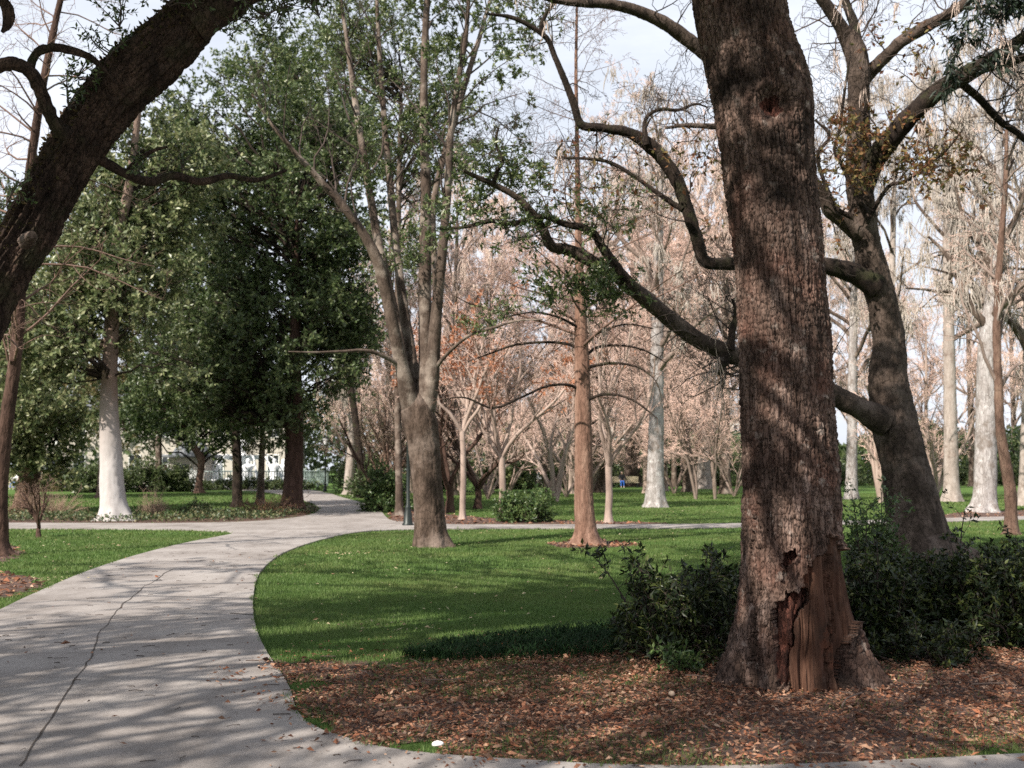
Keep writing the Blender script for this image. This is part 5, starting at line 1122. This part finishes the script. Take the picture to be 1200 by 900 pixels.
# far wood that reads as one mass
g = np.random.default_rng(511); n = 70000; a = g.uniform(-.62, .62, n); d = g.uniform(120, 150, n)
hm = 5.5 + 2.5 * fbm(np.c_[a * 14, a * 0, a * 0], 3, 5) + np.where(a < -.05, 5, 0); z = hm * g.uniform(0, 1, n) ** .8
mb = MB(); s_ = g.uniform(.4, .9, n); p = np.c_[d * np.sin(a), d * np.cos(a), z]
leaves(mb, p, nrm(g.normal(size=p.shape)), nrm(g.normal(size=p.shape) + [0, -.5, .5]), s_, s_ * .55)
stuff(mb.build('far_woods', M['leaf_dark'], smooth=False), 'dark mass of far woods closing the view behind the lawns', 'woods')

# ------------------------------------------------------------------ lamp posts
def lamp_post(x, yb, Y, label):
    base = at(x, yb, Y); base[2] = 0; root = empty('street_lamp', base, label, 'lamp post', 'lamp posts along the paths')
    k = .052
    mb = MB(); mb.lathe([(0, 0), (.16, 0), (.16, .06), (.13, .1), (.11, .35), (.085, .42), (k + .03, .5), (k + .03, .54), (k, .6), (k * .98, 1.5), (k * .9, 3.0), (k + .03, 3.02), (k + .03, 3.08), (k * .8, 3.12), (.02, 3.2), (0, 3.2)], 16, base); mb.build('pole', M['black_iron'], root, True, base)
    mb = MB(); mb.lathe([(.03, 3.16), (.12, 3.22), (.14, 3.26), (.1, 3.27), (.03, 3.28)], 16, base); mb.build('lantern_base', M['black_iron'], root, True, base); mb = MB(); mb.lathe([(.2, 3.66), (.21, 3.7), (.12, 3.8), (.05, 3.86), (.03, 3.95), (0, 3.98)], 16, base); mb.build('lantern_cap', M['black_iron'], root, True, base)
    mb = MB(); mb.lathe([(.11, 3.272), (.16, 3.4), (.185, 3.55), (.19, 3.655)], 16, base); mb.build('lamp_globe', M['white_stone'], root, True, base)
    return root
lamp_post(478, 616, 31, 'slender dark green lamp post beside the forked tree')
lamp_post(65, 573, 84, 'thin dark lamp post at the far left before the yellow green hedge')
lamp_post(381, 576, 77, 'thin dark lamp post at the end of the main path')

# ------------------------------------------------------------------ fountain and railing far down the path
FC = at(283, 560, 98); FC[2] = 0
root = empty('fountain', FC, 'white fountain with statues behind the railing far left', 'fountain')
mb = MB(); mb.lathe([(5.6, 0), (5.6, .55), (5.75, .6), (5.75, .68), (5.35, .7), (5.3, .45), (5.3, .1), (0, .1)], 48, FC); mb.build('basin', M['white_stone'], root, True, FC)
mb = MB(); mb.lathe([(5.29, .5), (2.5, .51), (0, .51)], 40, FC); mb.build('water', M['water'], root, True, FC)
mb = MB(); mb.lathe([(0, .1), (1.2, .1), (1.2, .8), (.8, 1.0), (.5, 1.3), (.42, 1.9), (.55, 2.2), (1.5, 2.45), (1.9, 2.7), (1.95, 2.78), (1.7, 2.76), (.5, 2.6), (.35, 2.9), (.3, 3.5), (.4, 3.7), (1.0, 3.9), (1.1, 3.98), (.9, 3.96), (.3, 3.9), (.25, 4.3), (.3, 4.5), (.2, 4.8), (.28, 5.2), (.3, 5.6), (.16, 5.9), (.17, 6.1), (.1, 6.25), (0, 6.27)], 28, FC); mb.build('pedestal', M['white_stone'], root, True, FC)
for k, a in enumerate((-2.55, -1.95, -1.2, -.55, .6, 2.4)):
    c = FC + np.array([3.9 * math.cos(a), 3.9 * math.sin(a), .5]); mb = MB()
    mb.lathe([(0, 0), (.5, 0), (.5, .2), (.38, .3), (.42, .55), (.36, .9), (.46, 1.15), (.5, 1.3), (.3, 1.45), (.13, 1.5), (.12, 1.56), (.19, 1.68), (.19, 1.82), (.1, 1.94), (0, 1.96)], 14, c)
    s1 = -1 if k % 2 else 1
    add_stem(mb, [c + [.38 * s1, 0, 1.3], c + [.62 * s1, -.1, 1.45], c + [.55 * s1, -.2, 1.85]], [.11, .09, .06], ds=.08, cols=8, amp=0)
    mb.build('statue', M['white_stone'], root, True, FC)
# water jets as thin arching columns
mb = MB()
for a in np.linspace(0, 6.28, 14)[:-1]:
    t_ = np.linspace(0, 1, 10); p = FC + np.c_[np.cos(a) * (1.8 + 2.0 * t_), np.sin(a) * (1.8 + 2.0 * t_), 2.7 + 1.2 * t_ - 3.4 * t_ ** 2]
    V, q = tubes(p[None], np.full((1, 10), .06), 5); mb.add(V, q)
mb.build('water_jets', M['white_stone'], root, True, FC); root.children[-1]['kind'] = 'stuff'
root = empty('railing', FC, 'grey green iron railing around the white fountain', 'railing')
mb = MB(); mb.lathe([(7.48, 1.32), (7.48, 1.4), (7.56, 1.4), (7.56, 1.32)], 64, FC); mb.lathe([(7.48, .18), (7.48, .25), (7.56, .25), (7.56, .18)], 64, FC); mb.build('rail', M['iron_green'], root, True, FC)
mb = MB()
for k in range(200):
    a = k * 2 * math.pi / 200
    if k % 10: mb.box(FC + [7.52 * math.cos(a), 7.52 * math.sin(a), .78], (.05, .05, 1.1), a)
    if k % 2: mb.box(FC + [7.52 * math.cos(a), 7.52 * math.sin(a), .9], (.03, .22, .06), a + .0)
mb.build('balusters', M['iron_green'], root, False, FC); root.children[-1]['kind'] = 'stuff'
for k in range(20):
    a = k * 2 * math.pi / 20; c = FC + [7.52 * math.cos(a), 7.52 * math.sin(a), 0]
    mb = MB(); mb.lathe([(0, 0), (.1, 0), (.1, .15), (.06, .2), (.06, 1.42), (.1, 1.46), (.08, 1.56), (0, 1.62)], 10, c); mb.build('post', M['iron_green'], root, True, FC)

# ------------------------------------------------------------------ cabinet, buildings
c = at(225, 573, 80); c[2] = 0; root = empty('utility_cabinet', c, 'light grey upright cabinet beyond the left lawn', 'cabinet')
mb = MB(); mb.box(c + [0, 0, .8], (.74, .4, 1.35)); mb.build('body', M['grey_metal'], root, False, c)
mb = MB(); mb.box(c + [0, -.205, .8], (.66, .02, 1.22)); mb.box(c + [.26, -.225, .85], (.03, .03, .14)); mb.build('door', M['grey_metal'], root, False, c)
mb = MB(); mb.box(c + [0, 0, .06], (.9, .56, .13)); mb.build('plinth', M['pale_stone'], root, False, c)
mb = MB(); mb.box(c + [-.55, 0, .75], (.16, .16, 1.5)); mb.build('post', M['oak_dark'], root, False, c)
def building(name, label, x, Y, w, h, dpt, rows_, cols_, roof_h, rz=0):
    c = at(x, 560, Y); c[2] = 0; root = empty(name, c, label, 'building')
    mb = MB(); mb.box(c + [0, dpt / 2, h / 2], (w, dpt, h)); mb.build('wall', M['beige_wall'], root, False, c)
    mb = MB(); mb.box(c + [0, dpt / 2, h + .15], (w + .8, dpt + .8, .3))
    V = np.array([[-w / 2 - .3, -.3, h + .3], [w / 2 + .3, -.3, h + .3], [w / 2 + .3, dpt + .3, h + .3], [-w / 2 - .3, dpt + .3, h + .3], [-w / 2 + 2, dpt / 2, h + roof_h], [w / 2 - 2, dpt / 2, h + roof_h]]) + c
    mb.add(V, [[0, 1, 5, 4], [2, 3, 4, 5]], [[1, 2, 5], [3, 0, 4]]); mb.build('roof', M['grey_roof'], root, False, c)
    for i in range(rows_):
        for j in range(cols_):
            wx = -w / 2 + (j + .5) * w / cols_; wz = (i + .55) * h / rows_
            mb = MB(); 
            for dx_, dz_, sw, sh in ((-.6, 0, .1, 1.9), (.6, 0, .1, 1.9), (0, .95, 1.3, .1), (0, -.95, 1.4, .12), (0, 0, 1.1, .06), (0, 0.0, .06, 1.8)): mb.box(c + [wx + dx_, -.04 if sw > .07 and sh > .07 else -.03, wz + dz_], (sw, .1, sh))
            f_ = mb.build('window', M['trim_white'], root, False, c)
            mb = MB(); mb.box(c + [wx, -.005, wz], (1.1, .03, 1.8)); mb.build('pane', M['glass_dark'], f_, False, c)
    mb = MB(); mb.box(c + [0, -.02, 1.05], (1.1, .08, 2.1)); mb.build('door', M['oak_mid'], root, False, c)
    return root
building('building', 'beige two storey building far behind the left trees', 190, 116, 26, 7.5, 10, 2, 9, 3)
building('building', 'beige building far behind the bench on the right', 740, 140, 30, 8, 10, 2, 10, 3)
c = at(219, 566, 92); c[2] = 0; root = empty('kiosk', c, 'low pale kiosk with a dark flat roof beside the fountain', 'kiosk')
mb = MB(); mb.box(c + [0, 1.2, 1.25], (3.0, 2.4, 2.5)); mb.build('wall', M['beige_wall'], root, False, c)
mb = MB(); mb.box(c + [0, 1.2, 2.62], (4.2, 3.4, .24)); mb.lathe([(1.6, 2.74), (1.4, 3.2), (.9, 3.7), (.3, 4.0), (0, 4.05)], 20, c + [0, 1.2, 0]); mb.build('roof', M['grey_roof'], root, True, c)
mb = MB(); mb.box(c + [-.5, -.02, 1.5], (1.2, .06, .9)); mb.build('window', M['glass_dark'], root, False, c)

# ------------------------------------------------------------------ benches and people
def bench(x, yb, Y, w, label, rz=0):
    c = at(x, yb, Y); c[2] = 0; root = empty('park_bench', c, label, 'bench')
    mb = MB()
    for k in range(4): mb.box(c + [0, -.17 + .11 * k, .44], (w, .09, .035))
    mb.build('seat', M['bench_wood'], root, False, c)
    mb = MB()
    for k in range(4): mb.box(c + [0, .24 + .03 * k, .56 + .11 * k], (w, .035, .09))
    mb.build('backrest', M['bench_wood'], root, False, c)
    for sx in (-1, 0, 1):
        mb = MB(); mb.box(c + [sx * (w / 2 - .12), -.14, .21], (.06, .06, .42)); mb.box(c + [sx * (w / 2 - .12), .24, .21], (.06, .06, .42)); mb.box(c + [sx * (w / 2 - .12), .05, .405], (.05, .42, .03)); mb.box(c + [sx * (w / 2 - .12), .31, .7], (.05, .04, .55), rx=-.25)
        mb.build('leg', M['black_iron'], root, False, c)
    return root, c
_, B1 = bench(733, 571.5, 92.5, 2.2, 'pale wooden park bench at the far lawn edge with a seated person')
_, B2 = bench(17, 573.5, 84, 1.9, 'park bench at the far left path carrying a person in white')

def skin_obj(name, joints, edges, radii, mat, parent, base, root_i=0, lvl=2):
    me = bpy.data.meshes.new(name); me.from_pydata([tuple(j) for j in joints], edges, []); o = bpy.data.objects.new(name, me); COL.objects.link(o); o.parent = parent
    md = o.modifiers.new('Skin', 'SKIN'); md.use_smooth_shade = True
    for i, r_ in enumerate(radii):
        rr = (r_, r_) if np.isscalar(r_) else r_
        me.skin_vertices[0].data[i].radius = rr; me.skin_vertices[0].data[i].use_root = (i == root_i)
    sb = o.modifiers.new('Subdivision', 'SUBSURF'); sb.levels = lvl; sb.render_levels = lvl
    me.materials.append(mat); return o

def person(base, label, hip, knees, feet, chest, neck, head, elbows, hands, top, legs_m, shoes, rz=0, hair='hair', lap=None):
    root = empty('person', base, label, 'person'); root.rotation_euler = (0, 0, rz)
    J = [hip, chest, neck, head[0], head[1]]; E = [(0, 1), (1, 2), (2, 3), (3, 4)]; Rd = [(.14, .1), (.16, .11), .055, .085, .075]
    hj = []; lim = []
    for s in (0, 1):
        sg = -1 if s == 0 else 1; sh = np.array(chest) + [sg * .17, 0, .1]; hp = np.array(hip) + [sg * .09, 0, -.06]
        b = len(J); J += [sh, elbows[s], hands[s]]; E += [(1, b), (b, b + 1), (b + 1, b + 2)]; Rd += [.055, .042, .032]
        J += [hp, knees[s], feet[s], np.array(feet[s]) + np.array([0, -.16, -.03])]; E += [(0, b + 3), (b + 3, b + 4), (b + 4, b + 5), (b + 5, b + 6)]; Rd += [.085, .06, .04, .035]
        lim.append((sh, hp))
    skin_obj('body', J, E, Rd, M['skin'], root, base)
    J = [hip, chest, np.array(neck) - [0, 0, .04]]; E = [(0, 1), (1, 2)]; Rd = [(.165, .125), (.185, .135), .07]
    for s in (0, 1):
        b = len(J); J += [lim[s][0], elbows[s], np.array(hands[s]) * .85 + np.array(elbows[s]) * .15]; E += [(1, b), (b, b + 1), (b + 1, b + 2)]; Rd += [.075, .058, .045]
    skin_obj('top', J, E, Rd, top, root, base)
    J = [np.array(hip) + [0, 0, .02]]; E = []; Rd = [(.155, .12)]
    for s in (0, 1):
        b = len(J); J += [lim[s][1], knees[s], np.array(feet[s]) + [0, 0, .04]]; E += [(0, b), (b, b + 1), (b + 1, b + 2)]; Rd += [.1, .075, .06]
    skin_obj('trousers', J, E, Rd, legs_m, root, base)
    h = np.array(head[1]); skin_obj('hair', [h + [0, .03, .06], h + [0, .06, -.02], h + [0, .06, -.1]], [(0, 1), (1, 2)], [.09, .095, .06], M[hair], root, base)
    for s in (0, 1):
        skin_obj('shoe', [np.array(feet[s]) + [0, .03, -.03], np.array(feet[s]) + [0, -.16, -.045]], [(0, 1)], [.055, .045], shoes, root, base)
    return root
W = gp(632, 572.5); W = at(632, 572.5, 88.5); W[2] = 0
wk = person(W, 'person in dark jacket and light trousers walking across the far lawn', (0, 0, .95), [(-.11, -.16, .52), (.1, .02, .5)], [(-.1, -.24, .08), (.1, .34, .12)], (0, -.03, 1.3), (0, -.04, 1.5), [(0, -.04, 1.58), (0, -.05, 1.68)], [(-.26, .08, 1.12), (.26, -.06, 1.12)], [(-.26, -.05, .9), (.24, -.28, 1.0)], M['cloth_black'], M['cloth_tan'], M['cloth_white'], rz=R(90))
mb = MB(); bc = np.array([0, 0, 0.]); 
bp_ = W + np.array([-.02, -.3, .92]); bag = MB(); bag.box((0, 0, 0), (.34, .13, .3)); 
V, q = tubes(np.array([[[-.12, 0, .15], [-.1, 0, .28], [0, 0, .33], [.1, 0, .28], [.12, 0, .15]]], float), np.full((1, 5), .012), 6); bag.add(V, q)
o = bag.build('handbag', M['cloth_white'], None, False); o.location = tuple(bp_); tag(o, 'white bag carried by the person walking on the far lawn', 'bag')
def seated(bx, cy, label, top, legs_m, rz=0, dx=0):
    base = bx + np.array([dx, -.02, 0])
    return person(base, label, (0, .1, .58), [(-.11, -.34, .54), (.11, -.34, .54)], [(-.12, -.42, .09), (.12, -.36, .09)], (0, .1, .95), (0, .06, 1.15), [(0, .05, 1.22), (0, .02, 1.33)], [(-.27, .02, .78), (.27, .02, .78)], [(-.16, -.22, .68), (.16, -.22, .68)], top, legs_m, M['cloth_white'], rz=rz)
seated(B1, 0, 'person in bright blue trousers and dark top sitting on the far bench', M['cloth_black'], M['cloth_blue2'], dx=-.28)
seated(B2, 0, 'person in white top and blue jeans sitting on the far left bench', M['cloth_white'], M['cloth_blue'])
W = at(101, 571, 92); W[2] = 0
person(W, 'person in white top standing behind the dark bush at far left', (0, 0, .95), [(-.1, -.02, .5), (.1, -.02, .5)], [(-.1, 0, .08), (.1, 0, .08)], (0, -.02, 1.3), (0, -.03, 1.5), [(0, -.03, 1.58), (0, -.04, 1.68)], [(-.28, 0, 1.1), (.28, 0, 1.1)], [(-.2, -.2, 1.05), (.2, -.2, 1.05)], M['cloth_white'], M['cloth_blue'], M['cloth_black'])

# ------------------------------------------------------------------ light, sky, camera
w = bpy.data.worlds.new('World'); SC.world = w; w.use_nodes = True; t = w.node_tree; t.nodes.clear()
sky = t.nodes.new('ShaderNodeTexSky'); sky.sky_type = 'NISHITA'; sky.sun_disc = False; sky.sun_elevation = R(EL); sky.sun_rotation = R(AZ)
sky.altitude = 0; sky.air_density = 1.0; sky.dust_density = 3.5; sky.ozone_density = 1.0
bg = t.nodes.new('ShaderNodeBackground'); bg.inputs[1].default_value = .076
tc = t.nodes.new('ShaderNodeTexCoord'); mp = t.nodes.new('ShaderNodeMapping'); mp.inputs['Scale'].default_value = (1, 1, 3.5)
t.links.new(tc.outputs['Generated'], mp.inputs[0]); cn = noise(t, mp, 2.6, 7, .62)
cr_ = ramp(t, [(.34, (.7,) * 3), (.62, (1,) * 3)]); t.links.new(cn.outputs[0], cr_.inputs[0])
skc = mixc(t, cr_.outputs[0], sky.outputs[0], (7.6, 8.0, 8.8))
ow = t.nodes.new('ShaderNodeOutputWorld'); t.links.new(skc, bg.inputs[0]); t.links.new(bg.outputs[0], ow.inputs[0])
sd = bpy.data.lights.new('sun', 'SUN'); sd.energy = 5.0; sd.angle = R(.53); sd.color = (1, .92, .82)
so = bpy.data.objects.new('sun', sd); COL.objects.link(so)
dv = Vector((math.sin(R(AZ)) * math.cos(R(EL)), math.cos(R(AZ)) * math.cos(R(EL)), math.sin(R(EL))))
so.rotation_euler = dv.to_track_quat('Z', 'Y').to_euler(); so.location = (-20, -20, 30)

cam = bpy.data.cameras.new('camera'); co = bpy.data.objects.new('camera', cam); COL.objects.link(co); SC.camera = co
cam.sensor_width = 36; cam.lens = 36 * F / 1200; cam.clip_start = .1; cam.clip_end = 3000
co.location = (0, 0, EYE); co.rotation_euler = (math.pi / 2 + PITCH, 0, 0)
cam.dof.use_dof = True; cam.dof.focus_distance = 9.5; cam.dof.aperture_fstop = 3.0

SC.view_settings.view_transform = 'Standard'; SC.view_settings.look = 'None'; SC.view_settings.gamma = 1; SC.view_settings.use_curve_mapping = False
SC.view_settings.exposure = .84
SC.render.engine = 'CYCLES'
cy = SC.cycles
cy.max_bounces = 6; cy.diffuse_bounces = 3; cy.glossy_bounces = 2; cy.transmission_bounces = 3; cy.transparent_max_bounces = 4
cy.caustics_reflective = False; cy.caustics_refractive = False; cy.use_denoising = False
cy.sample_clamp_indirect = 4
